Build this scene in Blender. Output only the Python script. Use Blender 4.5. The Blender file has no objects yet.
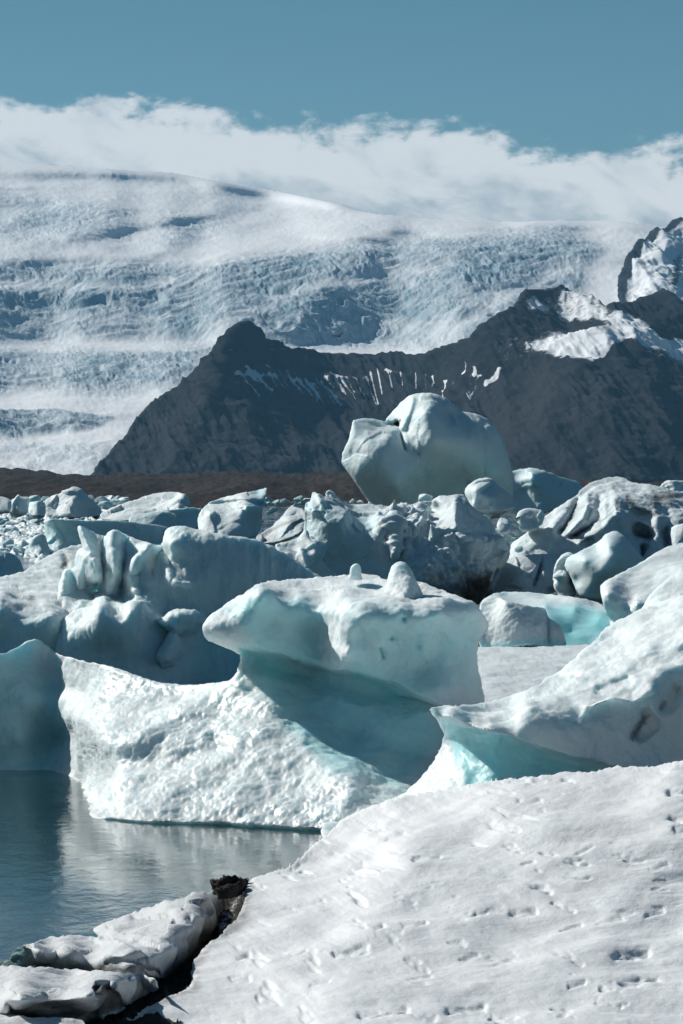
import bpy, math, random
import numpy as np

# ------------------------------------------------------------------ camera, sky, sun, exposure
SC = bpy.context.scene
COL = SC.collection
H, HZ, K, CX = 6.0, 485.0, 2.571e-4, 341.5      # eye height, horizon row, metres per pixel per metre of distance
cam = bpy.data.cameras.new('camera')
cam.sensor_fit = 'VERTICAL'; cam.sensor_height = 36.0
cam.lens = 18.0 / (512 * K)
cam.shift_y = -(512 - HZ) / 1024.0
cam.clip_start = 0.5; cam.clip_end = 90000
camo = bpy.data.objects.new('camera', cam); COL.objects.link(camo)
camo.location = (0, 0, H); camo.rotation_euler = (math.radians(90), 0, 0)
SC.camera = camo

SUN_AZ, SUN_EL = math.radians(-50), math.radians(34)      # azimuth from +Y (view axis), clockwise positive
sdir = (math.sin(SUN_AZ) * math.cos(SUN_EL), math.cos(SUN_AZ) * math.cos(SUN_EL), math.sin(SUN_EL))
sl = bpy.data.lights.new('sun', 'SUN'); sl.energy = 5.0; sl.angle = math.radians(0.53); sl.color = (1.0, 0.965, 0.91)
so = bpy.data.objects.new('sun', sl); COL.objects.link(so)
so.rotation_euler = (math.radians(90) - SUN_EL, 0, math.atan2(-sdir[0], sdir[1]) + math.pi)
import mathutils
so.rotation_euler = mathutils.Vector(sdir).to_track_quat('Z', 'Y').to_euler()

SC.view_settings.view_transform = 'Standard'
SC.view_settings.look = 'None'
SC.view_settings.exposure = 0.12
SC.view_settings.gamma = 1.0
SC.cycles.use_denoising = True
SC.cycles.max_bounces = 8
SC.cycles.diffuse_bounces = 3
SC.cycles.glossy_bounces = 3
SC.cycles.transmission_bounces = 4

WORLD_STRENGTH = 0.05


class N:
    """small helper round a node tree"""
    def __init__(s, tree): s.t = tree
    def new(s, typ, **kw):
        n = s.t.nodes.new(typ)
        for k, v in kw.items(): setattr(n, k, v)
        return n
    def put(s, sock, v):
        if isinstance(v, bpy.types.NodeSocket): s.t.links.new(v, sock)
        else: sock.default_value = v
    def math(s, op, a, b=None, c=None, clamp=False):
        n = s.new('ShaderNodeMath', operation=op, use_clamp=clamp)
        for i, v in enumerate((a, b, c)):
            if v is not None: s.put(n.inputs[i], v)
        return n.outputs[0]
    def mix(s, f, a, b, blend='MIX'):
        n = s.new('ShaderNodeMix', data_type='RGBA', blend_type=blend)
        s.put(n.inputs[0], f); s.put(n.inputs[6], a); s.put(n.inputs[7], b)
        return n.outputs[2]
    def fmix(s, f, a, b):
        n = s.new('ShaderNodeMix', data_type='FLOAT')
        s.put(n.inputs[0], f); s.put(n.inputs[2], a); s.put(n.inputs[3], b)
        return n.outputs[0]
    def step(s, v, lo, hi):
        n = s.new('ShaderNodeMapRange', interpolation_type='SMOOTHSTEP')
        s.put(n.inputs[0], v); n.inputs[1].default_value = lo; n.inputs[2].default_value = hi
        return n.outputs[0]
    def noise(s, vec, scale, detail=4, rough=0.55, dist=0.0):
        n = s.new('ShaderNodeTexNoise')
        s.put(n.inputs['Vector'], vec); n.inputs['Scale'].default_value = scale
        n.inputs['Detail'].default_value = detail; n.inputs['Roughness'].default_value = rough
        n.inputs['Distortion'].default_value = dist
        return n.outputs[0]
    def mapping(s, vec, scale=(1, 1, 1), rot=(0, 0, 0), loc=(0, 0, 0)):
        n = s.new('ShaderNodeMapping'); s.put(n.inputs[0], vec)
        n.inputs['Location'].default_value = loc
        n.inputs['Scale'].default_value = scale; n.inputs['Rotation'].default_value = rot
        return n.outputs[0]


def make_world():
    w = bpy.data.worlds.new('World'); SC.world = w; w.use_nodes = True
    g = N(w.node_tree); w.node_tree.nodes.clear()
    sky = g.new('ShaderNodeTexSky', sky_type='NISHITA', sun_disc=False, sun_elevation=SUN_EL, sun_rotation=SUN_AZ,
                altitude=10, air_density=1.0, dust_density=0.4, ozone_density=2.0)
    tc = g.new('ShaderNodeTexCoord')
    sep = g.new('ShaderNodeSeparateXYZ'); g.put(sep.inputs[0], tc.outputs['Generated'])
    x, y, z = sep.outputs
    az = g.math('MAXIMUM', g.math('MINIMUM', g.math('ARCTAN2', x, y), 0.55), -0.55); el = g.math('ARCSINE', z)
    tinted = g.mix(1.0, sky.outputs[0], (0.56, 0.86, 0.92, 1), 'MULTIPLY')
    tinted = g.mix(g.step(el, 0.06, 0.16), tinted, (0.66, 0.71, 0.74, 1), 'MULTIPLY')
    # cloud bank lying along the ice cap
    comb = g.new('ShaderNodeCombineXYZ'); g.put(comb.inputs[0], az); g.put(comb.inputs[1], el)
    v = comb.outputs[0]
    vs = g.mapping(v, (26, 60, 1), (0, 0, 0.28))
    n1 = g.noise(vs, 1.0, 7, 0.6, 0.5)
    n2 = g.noise(g.mapping(v, (70, 150, 1), (0, 0, 0.45), (3, 1, 0)), 1.0, 5, 0.6, 0.4)
    n3 = g.noise(g.mapping(v, (9, 1, 1), loc=(5.3, 0, 0)), 1.0, 2, 0.5)
    top = g.math('MULTIPLY_ADD', az, -0.085, 0.0925)
    top = g.math('ADD', top, g.math('MULTIPLY', g.math('SUBTRACT', n3, 0.5), 0.008))
    d = g.math('SUBTRACT', top, el)
    d = g.math('ADD', d, g.math('MULTIPLY', g.math('SUBTRACT', n1, 0.5), 0.030))
    d = g.math('ADD', d, g.math('MULTIPLY', g.math('SUBTRACT', n2, 0.5), 0.014))
    n4 = g.noise(g.mapping(v, (165, 230, 1), (0, 0, 0), (1, 7, 0)), 1.0, 5, 0.6, 0.2)
    d = g.math('ADD', d, g.math('MULTIPLY', g.math('SUBTRACT', n4, 0.5), 0.014))
    op = g.math('MULTIPLY', g.step(d, -0.0025, 0.0045), g.step(g.math('ABSOLUTE', g.math('ARCTAN2', x, y)), 0.9, 0.5))
    # brightness: sunny upper flank, greyer base, soft streaks
    vb = g.noise(g.mapping(g.mapping(v, (1, 1, 1), (0, 0, 0.42)), (24, 60, 1), (0, 0, 0), (8, 3, 0)), 1.0, 7, 0.6, 0.4)
    sh = g.math('ADD', g.step(d, 0.007, 0.032), g.math('MULTIPLY', g.math('SUBTRACT', vb, 0.5), 3.4))
    S = 1.0 / WORLD_STRENGTH
    cc = g.mix(g.step(sh, 0.0, 1.2), (0.90 * S, 0.89 * S, 0.86 * S, 1), (0.42 * S, 0.475 * S, 0.50 * S, 1))
    fin = g.mix(g.math('MULTIPLY', op, 0.97), tinted, cc)
    bg = g.new('ShaderNodeBackground'); g.put(bg.inputs[0], fin); bg.inputs[1].default_value = WORLD_STRENGTH
    out = g.new('ShaderNodeOutputWorld'); w.node_tree.links.new(bg.outputs[0], out.inputs[0])


make_world()

# ------------------------------------------------------------------ numpy noise
_rs = np.random.RandomState(7)
_perm = np.concatenate([_rs.permutation(256)] * 3).astype(np.int32)
_g3 = _rs.normal(size=(256, 3)); _g3 /= np.linalg.norm(_g3, axis=1)[:, None]


def perlin(P):
    P = np.asarray(P, float)
    i = np.floor(P).astype(np.int64); f = P - i
    i &= 255
    u = f * f * f * (f * (f * 6 - 15) + 10)
    r = 0
    for dx in (0, 1):
        wx = u[..., 0] if dx else 1 - u[..., 0]
        hx = _perm[(i[..., 0] + dx) & 255]
        for dy in (0, 1):
            wy = u[..., 1] if dy else 1 - u[..., 1]
            hy = _perm[hx + ((i[..., 1] + dy) & 255)]
            for dz in (0, 1):
                wz = u[..., 2] if dz else 1 - u[..., 2]
                gg = _g3[_perm[hy + ((i[..., 2] + dz) & 255)]]
                dot = gg[..., 0] * (f[..., 0] - dx) + gg[..., 1] * (f[..., 1] - dy) + gg[..., 2] * (f[..., 2] - dz)
                r = r + wx * wy * wz * dot
    return r * 1.5


def fbm(P, octv=4, gain=0.5, lac=2.03):
    a, s, out = 1.0, 1.0, 0
    for k in range(octv):
        out = out + a * perlin(P * s + 17.3 * k); a *= gain; s *= lac
    return out


def ridged(P, octv=4, gain=0.5):
    a, s, out = 1.0, 1.0, 0
    for k in range(octv):
        out = out + a * (1 - 2.2 * np.abs(perlin(P * s + 9.1 * k))); a *= gain; s *= 2.03
    return out


def worley(P):
    """distance to the nearest feature point and that cell's random number"""
    return worley_cells(P)[:2]


def worley_cells(P):
    i = np.floor(P).astype(np.int64)
    best = np.full(P.shape[:-1], 9.0); idr = np.zeros(P.shape[:-1]); off = np.zeros(P.shape)
    for dx in (-1, 0, 1):
        for dy in (-1, 0, 1):
            for dz in (-1, 0, 1):
                c = i + np.array([dx, dy, dz])
                h = _perm[_perm[_perm[c[..., 0] & 255] + (c[..., 1] & 255)] + (c[..., 2] & 255)]
                v = P - (c + 0.5 + 0.42 * _g3[h])
                d = np.linalg.norm(v, axis=-1)
                m = d < best
                best = np.where(m, d, best); idr = np.where(m, h / 255.0, idr); off = np.where(m[..., None], v, off)
    return best, idr, off


def sstep(a, b, x):
    t = np.clip((x - a) / (b - a), 0, 1)
    return t * t * (3 - 2 * t)


# ------------------------------------------------------------------ 2D outline tools
def chaikin(p, n):
    p = np.asarray(p, float)
    for _ in range(n):
        q = np.roll(p, -1, 0)
        p = np.stack([0.75 * p + 0.25 * q, 0.25 * p + 0.75 * q], 1).reshape(-1, 2)
    return p


def resample(p, d):
    out = []
    for a, b in zip(p, np.roll(p, -1, 0)):
        n = max(1, int(round(np.linalg.norm(b - a) / d)))
        for k in range(n): out.append(a + (b - a) * k / n)
    return np.array(out)


def seg_dist(Q, pts, closed=True):
    """distance of every query point to a polyline, and the nearest point on it"""
    pts = np.asarray(pts, float)
    A = pts if closed else pts[:-1]
    B = np.roll(pts, -1, 0) if closed else pts[1:]
    best = np.full(len(Q), 1e18); near = np.zeros((len(Q), 2))
    for a, b in zip(A, B):
        ab = b - a; L = ab @ ab
        t = np.clip(((Q - a) @ ab) / L, 0, 1) if L > 0 else np.zeros(len(Q))
        c = a + t[:, None] * ab
        d = ((Q - c) ** 2).sum(1)
        m = d < best
        best[m] = d[m]; near[m] = c[m]
    return np.sqrt(best), near


def inside(Q, pts):
    pts = np.asarray(pts, float)
    r = np.zeros(len(Q), bool)
    for (x0, y0), (x1, y1) in zip(pts, np.roll(pts, -1, 0)):
        if y0 == y1: continue
        c = ((Q[:, 1] < y0) != (Q[:, 1] < y1)) & (Q[:, 0] < (x1 - x0) * (Q[:, 1] - y0) / (y1 - y0) + x0)
        r ^= c
    return r


def sdist(Q, pts):
    d, _ = seg_dist(Q, pts)
    return np.where(inside(Q, pts), d, -d)


class Smooth:
    """smooth interpolation of scattered values (multiquadric + plane)"""
    def __init__(s, P, v, c=9.0, lam=1e-4):
        s.P = np.asarray(P, float); n = len(P); s.c = c
        R = np.sqrt(((s.P[:, None] - s.P[None]) ** 2).sum(-1) + c * c)
        A = np.zeros((n + 3, n + 3)); A[:n, :n] = R - lam * n * np.eye(n)
        A[:n, n] = 1; A[:n, n + 1:] = s.P / 100; A[n, :n] = 1; A[n + 1:, :n] = s.P.T / 100
        s.w = np.linalg.lstsq(A, np.concatenate([v, np.zeros(3)]), rcond=None)[0]
    def __call__(s, Q):
        out = np.zeros(len(Q)); n = len(s.P)
        for i in range(0, len(Q), 20000):
            q = Q[i:i + 20000]
            R = np.sqrt(((q[:, None] - s.P[None]) ** 2).sum(-1) + s.c ** 2)
            out[i:i + 20000] = R @ s.w[:n] + s.w[n] + (q / 100) @ s.w[n + 1:]
        return out


def Yw(py, z=0.0):                       # distance at which a level z is seen on row py
    return (H - z) / ((py - HZ) * K)


def world(px, py, Y):
    px, py, Y = np.broadcast_arrays(px, py, Y)
    return np.stack([(px - CX) * K * Y, Y, H + (HZ - py) * K * Y], -1)


def layer(Q, items):
    """sum of strokes ('s', points, width, amount) and patches ('p', polygon, softness, amount)"""
    out = np.zeros(len(Q))
    for it in items:
        if it[0] == 's':
            pp = np.asarray(it[1], float); w3 = 3.2 * it[2]
            m = np.where((Q[:, 0] > pp[:, 0].min() - w3) & (Q[:, 0] < pp[:, 0].max() + w3) & (Q[:, 1] > pp[:, 1].min() - w3) & (Q[:, 1] < pp[:, 1].max() + w3))[0]
            if not len(m): continue
            d, _ = seg_dist(Q[m], it[1], False) if len(it[1]) > 1 else (np.linalg.norm(Q[m] - np.array(it[1][0]), axis=1), 0)
            out[m] += it[3] * np.exp(-(d / it[2]) ** 2)
        else:
            out += it[3] * sstep(-it[2], it[2], sdist(Q, it[1]))
    return out


def mesh_object(name, V, F, mat, masks=None, parent=None, smooth=True, origin=None):
    V = np.asarray(V, float)
    origin = np.zeros(3) if origin is None else np.asarray(origin, float)
    me = bpy.data.meshes.new(name)
    if name != 'haze': V = np.where(np.arange(3) == 2, np.maximum(V, -0.8), V)        # nothing reaches deeper than this under the water
    V = V - origin
    F = np.asarray(F, np.int32)
    me.vertices.add(len(V)); me.vertices.foreach_set('co', V.astype(np.float32).ravel())
    k = F.shape[1]
    me.loops.add(F.size); me.loops.foreach_set('vertex_index', F.ravel())
    me.polygons.add(len(F)); me.polygons.foreach_set('loop_start', np.arange(0, F.size, k, dtype=np.int32))
    me.polygons.foreach_set('use_smooth', np.full(len(F), smooth))
    me.update(calc_edges=True); me.validate()
    if masks is not None:
        at = me.color_attributes.new('mask', 'FLOAT_COLOR', 'POINT')
        buf = np.ones((len(V), 4), np.float32); buf[:, :3] = np.clip(masks, 0, 1)
        if len(me.vertices) == len(V): at.data.foreach_set('color', buf.ravel())
    me.materials.append(mat)
    o = bpy.data.objects.new(name, me); COL.objects.link(o)
    o.location = origin
    if parent is not None:
        o.parent = parent; o.location = origin - np.array(parent.location)
    return o


def tag(o, label=None, cat=None, group=None, kind=None):
    if label: o['label'] = label
    if cat: o['category'] = cat
    if group: o['group'] = group
    if kind: o['kind'] = kind
    return o


def relief(name, outline, D, ctrl=(), sculpt=(), step=1.0, edge=(6, 0.9), thick=2.0, smooth=2, jitter=0.5,
           noise=((0.05, 0.6, 'f'),), blue=(), dirt=(), scal=(), rubble=None, mat=None, parent=None, c=9.0, seed=0, closed=True,
           post=None, blue0=0.0):
    """a solid carved from its seen outline: distances at control points, sculpting strokes, rounded rim, a back and real thickness"""
    rnd = np.random.RandomState(seed + 11)
    CP = [(p[0], p[1], p[2]) for p in outline if len(p) > 2] + list(ctrl)
    if not CP: CP = [(outline[0][0], outline[0][1], 0), (outline[1][0], outline[1][1], 0), (outline[2][0], outline[2][1], 0)]
    CP = np.array(CP, float)
    if len(CP) >= 3: f = Smooth(CP[:, :2], CP[:, 2], c)
    else: f = lambda Q: np.full(len(Q), CP[:, 2].mean())
    ol = resample(chaikin([p[:2] for p in outline], smooth), 2.0 if step >= 0.9 else 1.2)
    if jitter:
        q = np.c_[ol * 0.16, np.full(len(ol), seed * 3.7)]
        ol = ol + jitter * np.stack([fbm(q, 3, 0.6), fbm(q + 31.7, 3, 0.6)], 1)
    lo = np.maximum(ol.min(0), [-150, -50]) - 2 * step; hi = ol.max(0) + 2 * step
    gx = np.arange(lo[0], hi[0] + step, step); gy = np.arange(lo[1], hi[1] + step, step)
    nx, ny = len(gx), len(gy)
    PX, PY = np.meshgrid(gx, gy)
    Q = np.stack([PX.ravel(), PY.ravel()], 1)
    RC = 26.0                                             # distances to the outline are followed this far in
    d = np.full((ny, nx), RC); near = np.stack([PX, PY], -1)
    for a_, b_ in zip(ol, np.roll(ol, -1, 0)):
        i0, i1 = np.searchsorted(gx, [min(a_[0], b_[0]) - RC, max(a_[0], b_[0]) + RC])
        j0, j1 = np.searchsorted(gy, [min(a_[1], b_[1]) - RC, max(a_[1], b_[1]) + RC])
        if i0 >= i1 or j0 >= j1: continue
        ab = b_ - a_; L = ab @ ab + 1e-12
        ux, uy = PX[j0:j1, i0:i1] - a_[0], PY[j0:j1, i0:i1] - a_[1]
        tq = np.clip((ux * ab[0] + uy * ab[1]) / L, 0, 1)
        dq = np.hypot(ux - tq * ab[0], uy - tq * ab[1])
        sub = d[j0:j1, i0:i1]; m = dq < sub
        sub[m] = dq[m]
        ns = near[j0:j1, i0:i1]
        ns[..., 0][m] = (a_[0] + tq * ab[0])[m]; ns[..., 1][m] = (a_[1] + tq * ab[1])[m]
    d = d.ravel(); near = near.reshape(-1, 2)
    crs = np.zeros((ny, nx), bool)                        # even-odd scan, row by row
    for a_, b_ in zip(ol, np.roll(ol, -1, 0)):
        if a_[1] == b_[1]: continue
        y0_, y1_ = min(a_[1], b_[1]), max(a_[1], b_[1])
        for j in range(np.searchsorted(gy, y0_), np.searchsorted(gy, y1_)):
            xc = a_[0] + (gy[j] - a_[1]) * (b_[0] - a_[0]) / (b_[1] - a_[1])
            crs[j, :np.searchsorted(gx, xc)] ^= True
    ins = crs.ravel()
    I = ins.reshape(ny, nx)
    quad = I[:-1, :-1] | I[1:, :-1] | I[:-1, 1:] | I[1:, 1:]
    # cells crossing the rim: pull their outer corners on to the outline
    Q = np.where(ins[:, None], Q, near)
    dd = np.where(ins, d, 0.0)
    # jump of the pulled points is limited to used quads; others are dropped
    Y = D + f(Q) + layer(Q, sculpt)
    r = edge[0]
    t = np.clip(1 - dd / r, 0, 1)
    Y0 = Y
    Y = Y + edge[1] * r * K * D * (1 - np.sqrt(np.clip(1 - t * t, 0, 1)))
    P = world(Q[:, 0], Q[:, 1], Y).reshape(ny, nx, 3)
    gxv = np.gradient(P, axis=1); gyv = np.gradient(P, axis=0)
    nrm = np.cross(gxv, gyv); ln = np.linalg.norm(nrm, axis=-1, keepdims=True)
    nrm = np.where(ln > 1e-9, nrm / np.maximum(ln, 1e-9), np.array([0, -1.0, 0]))
    nrm[nrm[..., 1] > 0] *= -1
    Pf = P.reshape(-1, 3); nf = nrm.reshape(-1, 3)
    sc = layer(Q, scal) if scal else np.zeros(len(Q))
    if scal: sc = sc * np.clip(0.75 + 0.6 * fbm(Pf / 1.5 + seed, 3), 0.25, 1.2)
    disp = np.zeros(len(Q))
    for it in noise:
        amp, wl, kind = it[:3]
        q = Pf / wl + seed * 5.13
        if kind == 'f': disp += amp * fbm(q, 4)
        elif kind == 'g': disp += amp * fbm(q, 2, 0.4)
        elif kind == 'r': disp += amp * ridged(q, 4)
        elif kind == 'm': disp += amp * fbm(q, 3) * np.clip(sc, 0, 1)          # only where melted into scallops
        elif kind == 's':                                                     # scallops: rows of small cups
            w, _ = worley(q * np.array([1, 0.75, 1.0])); disp += -amp * (w ** 1.5) * np.clip(sc, 0, 1)
        elif kind == 'k':                                                     # chipped flats
            qq = q + 0.25 * fbm(q * 0.8, 2)[:, None]
            w, idr, off = worley_cells(qq); ang = idr * 40.0
            disp += amp * (np.cos(ang) * off[:, 0] + np.sin(ang) * off[:, 2])
        elif kind == 'v':                                                     # runnels down the face
            disp += amp * ridged(np.stack([q[:, 0], q[:, 1] * 0.3, q[:, 2] * 0.2], 1), 3)
    if rubble:                                                                # debris frozen on to the face
        m = np.clip(layer(Q, rubble[0]), 0, 1)
        for wl, a in rubble[1]:
            w, idr = worley(Pf / wl + seed); disp += m * a * (np.maximum(0, 0.75 - w) * 1.5 * (0.3 + idr))
    if post is not None: disp += post(Q, Pf)
    disp = disp * (0.3 + 0.7 * sstep(0, 4, dd))
    Pf = Pf + nf * disp[:, None]
    # back
    nbm = rnd.permutation(len(ol))[:60]
    oy = D + f(ol[nbm]) + layer(ol[nbm], sculpt) + edge[1] * r * K * D
    fb = Smooth(ol[nbm], oy, 12.0, 1e-3)
    dm = max(dd.max(), 1e-6)
    u = np.clip(dd / min(dm, 0.6 * dm + 10), 0, 1)
    Yb = np.maximum(fb(Q) + thick * np.sqrt(np.clip(1 - (1 - u) ** 2, 0, 1)), Y + 0.15 * thick * np.sqrt(u) + 1e-3)
    Yb = np.where(dd > 0, Yb, Y)
    Pb = world(Q[:, 0], Q[:, 1], Yb)
    Pb[:, 2] -= 0.10 * (Yb - Y)
    # faces
    idx = np.arange(nx * ny).reshape(ny, nx)
    a, b, c_, e = idx[:-1, :-1][quad], idx[:-1, 1:][quad], idx[1:, 1:][quad], idx[1:, :-1][quad]
    F = np.stack([a, e, c_, b], 1)
    used = np.zeros(nx * ny, bool); used[F.ravel()] = True
    rim = used & ~ins
    remap = np.full(nx * ny, -1); remap[used] = np.arange(used.sum())
    blu = np.clip(layer(Q, blue) + blue0, 0, 1) if (blue or blue0) else np.zeros(len(Q))
    drt_shd = np.clip(layer(Q, dirt), 0, 1) if dirt else np.zeros(len(Q))
    M = np.stack([blu, drt_shd, np.clip(sc, 0, 1)], 1)
    V = Pf[used]; MM = M[used]; F1 = remap[F]
    if closed:
        inn = used & ins
        rb = remap.copy(); rb[inn] = used.sum() + np.arange(inn.sum())
        F2 = rb[F][:, ::-1]
        V = np.concatenate([V, Pb[inn]]); MM = np.concatenate([MM, M[inn]])
        F1 = np.concatenate([F1, F2])
    org = np.array([V[:, 0].mean(), np.median(V[:, 1]), max(0.0, V[:, 2].min())])
    if parent is not None: org = np.array(parent.location)
    return mesh_object(name, V, F1, mat, MM, parent, True, org)


# ------------------------------------------------------------------ materials
def new_mat(name):
    m = bpy.data.materials.new(name); m.use_nodes = True
    m.node_tree.nodes.clear()
    g = N(m.node_tree)
    b = g.new('ShaderNodeBsdfPrincipled'); o = g.new('ShaderNodeOutputMaterial')
    m.node_tree.links.new(b.outputs[0], o.inputs[0])
    return m, g, b, o


def ice_material(name, snow=(0.70, 0.775, 0.785), blue=(0.35, 0.76, 0.80), scale=0.34, sss=0.58, grain=0.25, fine=9.0, gloss=0.25):
    m, g, b, o = new_mat(name)
    tc = g.new('ShaderNodeTexCoord'); vec = tc.outputs['Object']
    at = g.new('ShaderNodeAttribute', attribute_name='mask')
    sp = g.new('ShaderNodeSeparateColor'); g.put(sp.inputs[0], at.outputs['Color'])
    mb, md, ms = sp.outputs
    n1 = g.noise(g.mapping(vec, (1, 1, 2.2)), 0.8, 9, 0.66, 0.9)
    n2 = g.noise(vec, 4.5, 4, 0.6)
    n3 = g.noise(g.mapping(vec, (1, 1, 3.0)), 2.2, 5, 0.62, 0.8)
    bl = g.math('ADD', mb, g.math('MULTIPLY', g.math('SUBTRACT', n1, 0.52), 0.85), clamp=True)
    col = g.mix(bl, (*snow, 1), (*blue, 1))
    col = g.mix(g.math('MULTIPLY', g.step(n3, 0.50, 0.78), 0.20), col, (0.50, 0.60, 0.63, 1))
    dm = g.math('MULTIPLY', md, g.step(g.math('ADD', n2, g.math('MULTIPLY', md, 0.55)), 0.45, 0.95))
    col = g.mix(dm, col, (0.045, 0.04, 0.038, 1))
    g.put(b.inputs['Base Color'], col)
    rg = g.math('SUBTRACT', 0.64, g.math('MULTIPLY', ms, 0.27))
    rg = g.math('ADD', rg, g.math('MULTIPLY', g.math('SUBTRACT', n2, 0.5), 0.2))
    rg = g.math('SUBTRACT', rg, g.math('MULTIPLY', bl, gloss))
    g.put(b.inputs['Roughness'], rg)
    b.inputs['IOR'].default_value = 1.31
    g.put(b.inputs['Subsurface Weight'], g.math('MULTIPLY', g.math('SUBTRACT', 1.0, dm), sss))
    b.inputs['Subsurface Radius'].default_value = (0.50, 0.88, 1.0)
    b.inputs['Subsurface Scale'].default_value = scale
    h1 = g.noise(vec, fine, 6, 0.62)
    h2 = g.noise(vec, fine * 0.28, 4, 0.55)
    bp = g.new('ShaderNodeBump'); bp.inputs['Distance'].default_value = 0.6 / fine
    bp.inputs['Strength'].default_value = grain
    g.put(bp.inputs['Height'], g.math('ADD', h1, g.math('MULTIPLY', h2, 2.0)))
    g.put(b.inputs['Normal'], bp.outputs[0])
    return m


ICE = ice_material('glacier_ice')
ICE_FAR = ice_material('far_ice', fine=3.0, scale=0.5, grain=0.25)
ICE_CLEAR = ice_material('melted_ice', snow=(0.68, 0.785, 0.795), blue=(0.24, 0.66, 0.70), scale=0.40, sss=0.7, grain=0.12)
SNOW = ice_material('old_snow', snow=(0.73, 0.755, 0.768), blue=(0.6, 0.7, 0.72), scale=0.06, sss=0.35, grain=0.4, fine=34.0)
SNOW_GREY = ice_material('grey_slab_snow', snow=(0.55, 0.57, 0.585), blue=(0.3, 0.45, 0.46), scale=0.06, sss=0.35, grain=0.45, fine=9.0)
ICE_DIRTY = ice_material('ash_streaked_ice', snow=(0.62, 0.70, 0.72), scale=0.25, sss=0.4, grain=0.3, fine=5.0)


def water_material():
    m, g, b, o = new_mat('lagoon_water')
    tc = g.new('ShaderNodeTexCoord'); vec = tc.outputs['Object']
    b.inputs['Base Color'].default_value = (0.010, 0.030, 0.035, 1)
    b.inputs['IOR'].default_value = 1.333
    n0 = g.noise(g.mapping(vec, (0.16, 0.05, 1)), 1.0, 3, 0.5)
    g.put(b.inputs['Roughness'], g.math('MULTIPLY_ADD', g.step(n0, 0.42, 0.62), 0.10, 0.05))
    h1 = g.noise(g.mapping(vec, (2.6, 1.1, 1)), 1.0, 5, 0.6, 0.3)
    h2 = g.noise(g.mapping(vec, (0.7, 0.28, 1), (0, 0, 0.15)), 1.0, 3, 0.5)
    bp = g.new('ShaderNodeBump'); bp.inputs['Distance'].default_value = 0.05
    g.put(bp.inputs['Strength'], g.math('MULTIPLY_ADD', g.step(n0, 0.40, 0.66), 0.40, 0.20))
    g.put(bp.inputs['Height'], g.math('ADD', h1, g.math('MULTIPLY', h2, 1.5)))
    g.put(b.inputs['Normal'], bp.outputs[0])
    return m


def rock_material(name, rock=(0.008, 0.010, 0.012), rock2=(0.017, 0.020, 0.024), snowc=(0.80, 0.83, 0.85), sc=0.012, ysc=1.0):
    """mask R = snow lying on the rock, G = paler scree"""
    m, g, b, o = new_mat(name)
    tc = g.new('ShaderNodeTexCoord'); vec = tc.outputs['Object']
    at = g.new('ShaderNodeAttribute', attribute_name='mask')
    sp = g.new('ShaderNodeSeparateColor'); g.put(sp.inputs[0], at.outputs['Color'])
    n1 = g.noise(g.mapping(vec, (1, ysc, 1.8)), sc, 6, 0.65, 0.5)
    n2 = g.noise(g.mapping(vec, (1, ysc, 1)), sc * 7, 8, 0.7)
    col = g.mix(g.step(n1, 0.35, 0.7), (*rock, 1), (*rock2, 1))
    col = g.mix(g.math('MULTIPLY', sp.outputs[1], g.step(n2, 0.2, 0.7)), col, (0.046, 0.045, 0.045, 1))
    sm = g.step(g.math('ADD', sp.outputs[0], g.math('MULTIPLY', g.math('SUBTRACT', n2, 0.5), 0.7)), 0.35, 0.6)
    col = g.mix(sm, col, (*snowc, 1))
    g.put(b.inputs['Base Color'], col)
    b.inputs['Roughness'].default_value = 0.95; b.inputs['Specular IOR Level'].default_value = 0.08
    bp = g.new('ShaderNodeBump'); bp.inputs['Distance'].default_value = 0.25 / sc * 0.1
    bp.inputs['Strength'].default_value = 0.7 if ysc == 1.0 else 0.0
    g.put(bp.inputs['Height'], g.math('ADD', n1, n2))
    g.put(b.inputs['Normal'], bp.outputs[0])
    return m


def glacier_material():
    """mask R = bare blue crevassed ice, otherwise snow"""
    m, g, b, o = new_mat('ice_cap_surface')
    tc = g.new('ShaderNodeTexCoord'); vec = tc.outputs['Object']
    at = g.new('ShaderNodeAttribute', attribute_name='mask')
    sp = g.new('ShaderNodeSeparateColor'); g.put(sp.inputs[0], at.outputs['Color'])
    n2 = g.noise(g.mapping(vec, (1, 0.35, 1)), 0.02, 6, 0.7, 0.4)
    f = g.math('MULTIPLY', sp.outputs[0], g.math('MULTIPLY_ADD', g.step(n2, 0.25, 0.75), 0.6, 0.4))
    col = g.mix(f, (0.86, 0.875, 0.88, 1), (0.10, 0.235, 0.31, 1))
    g.put(b.inputs['Base Color'], col)
    b.inputs['Roughness'].default_value = 0.8; b.inputs['Specular IOR Level'].default_value = 0.2
    bp = g.new('ShaderNodeBump'); bp.inputs['Distance'].default_value = 12.0
    g.put(bp.inputs['Strength'], g.math('MULTIPLY_ADD', sp.outputs[0], 0.5, 0.12))
    g.put(bp.inputs['Height'], g.noise(g.mapping(vec, (1, 0.4, 1)), 0.05, 5, 0.65))
    g.put(b.inputs['Normal'], bp.outputs[0])
    return m


WATER = water_material()
BASALT = rock_material('basalt')
BASALT_HIGH = rock_material('high_basalt', rock=(0.012, 0.014, 0.017), rock2=(0.03, 0.03, 0.032))
MORAINE = rock_material('moraine_gravel', rock=(0.007, 0.006, 0.005), rock2=(0.030, 0.023, 0.019), sc=0.06, ysc=0.015)
MUD = rock_material('wet_mud', rock=(0.022, 0.020, 0.018), rock2=(0.075, 0.066, 0.058), sc=1.2)


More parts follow.
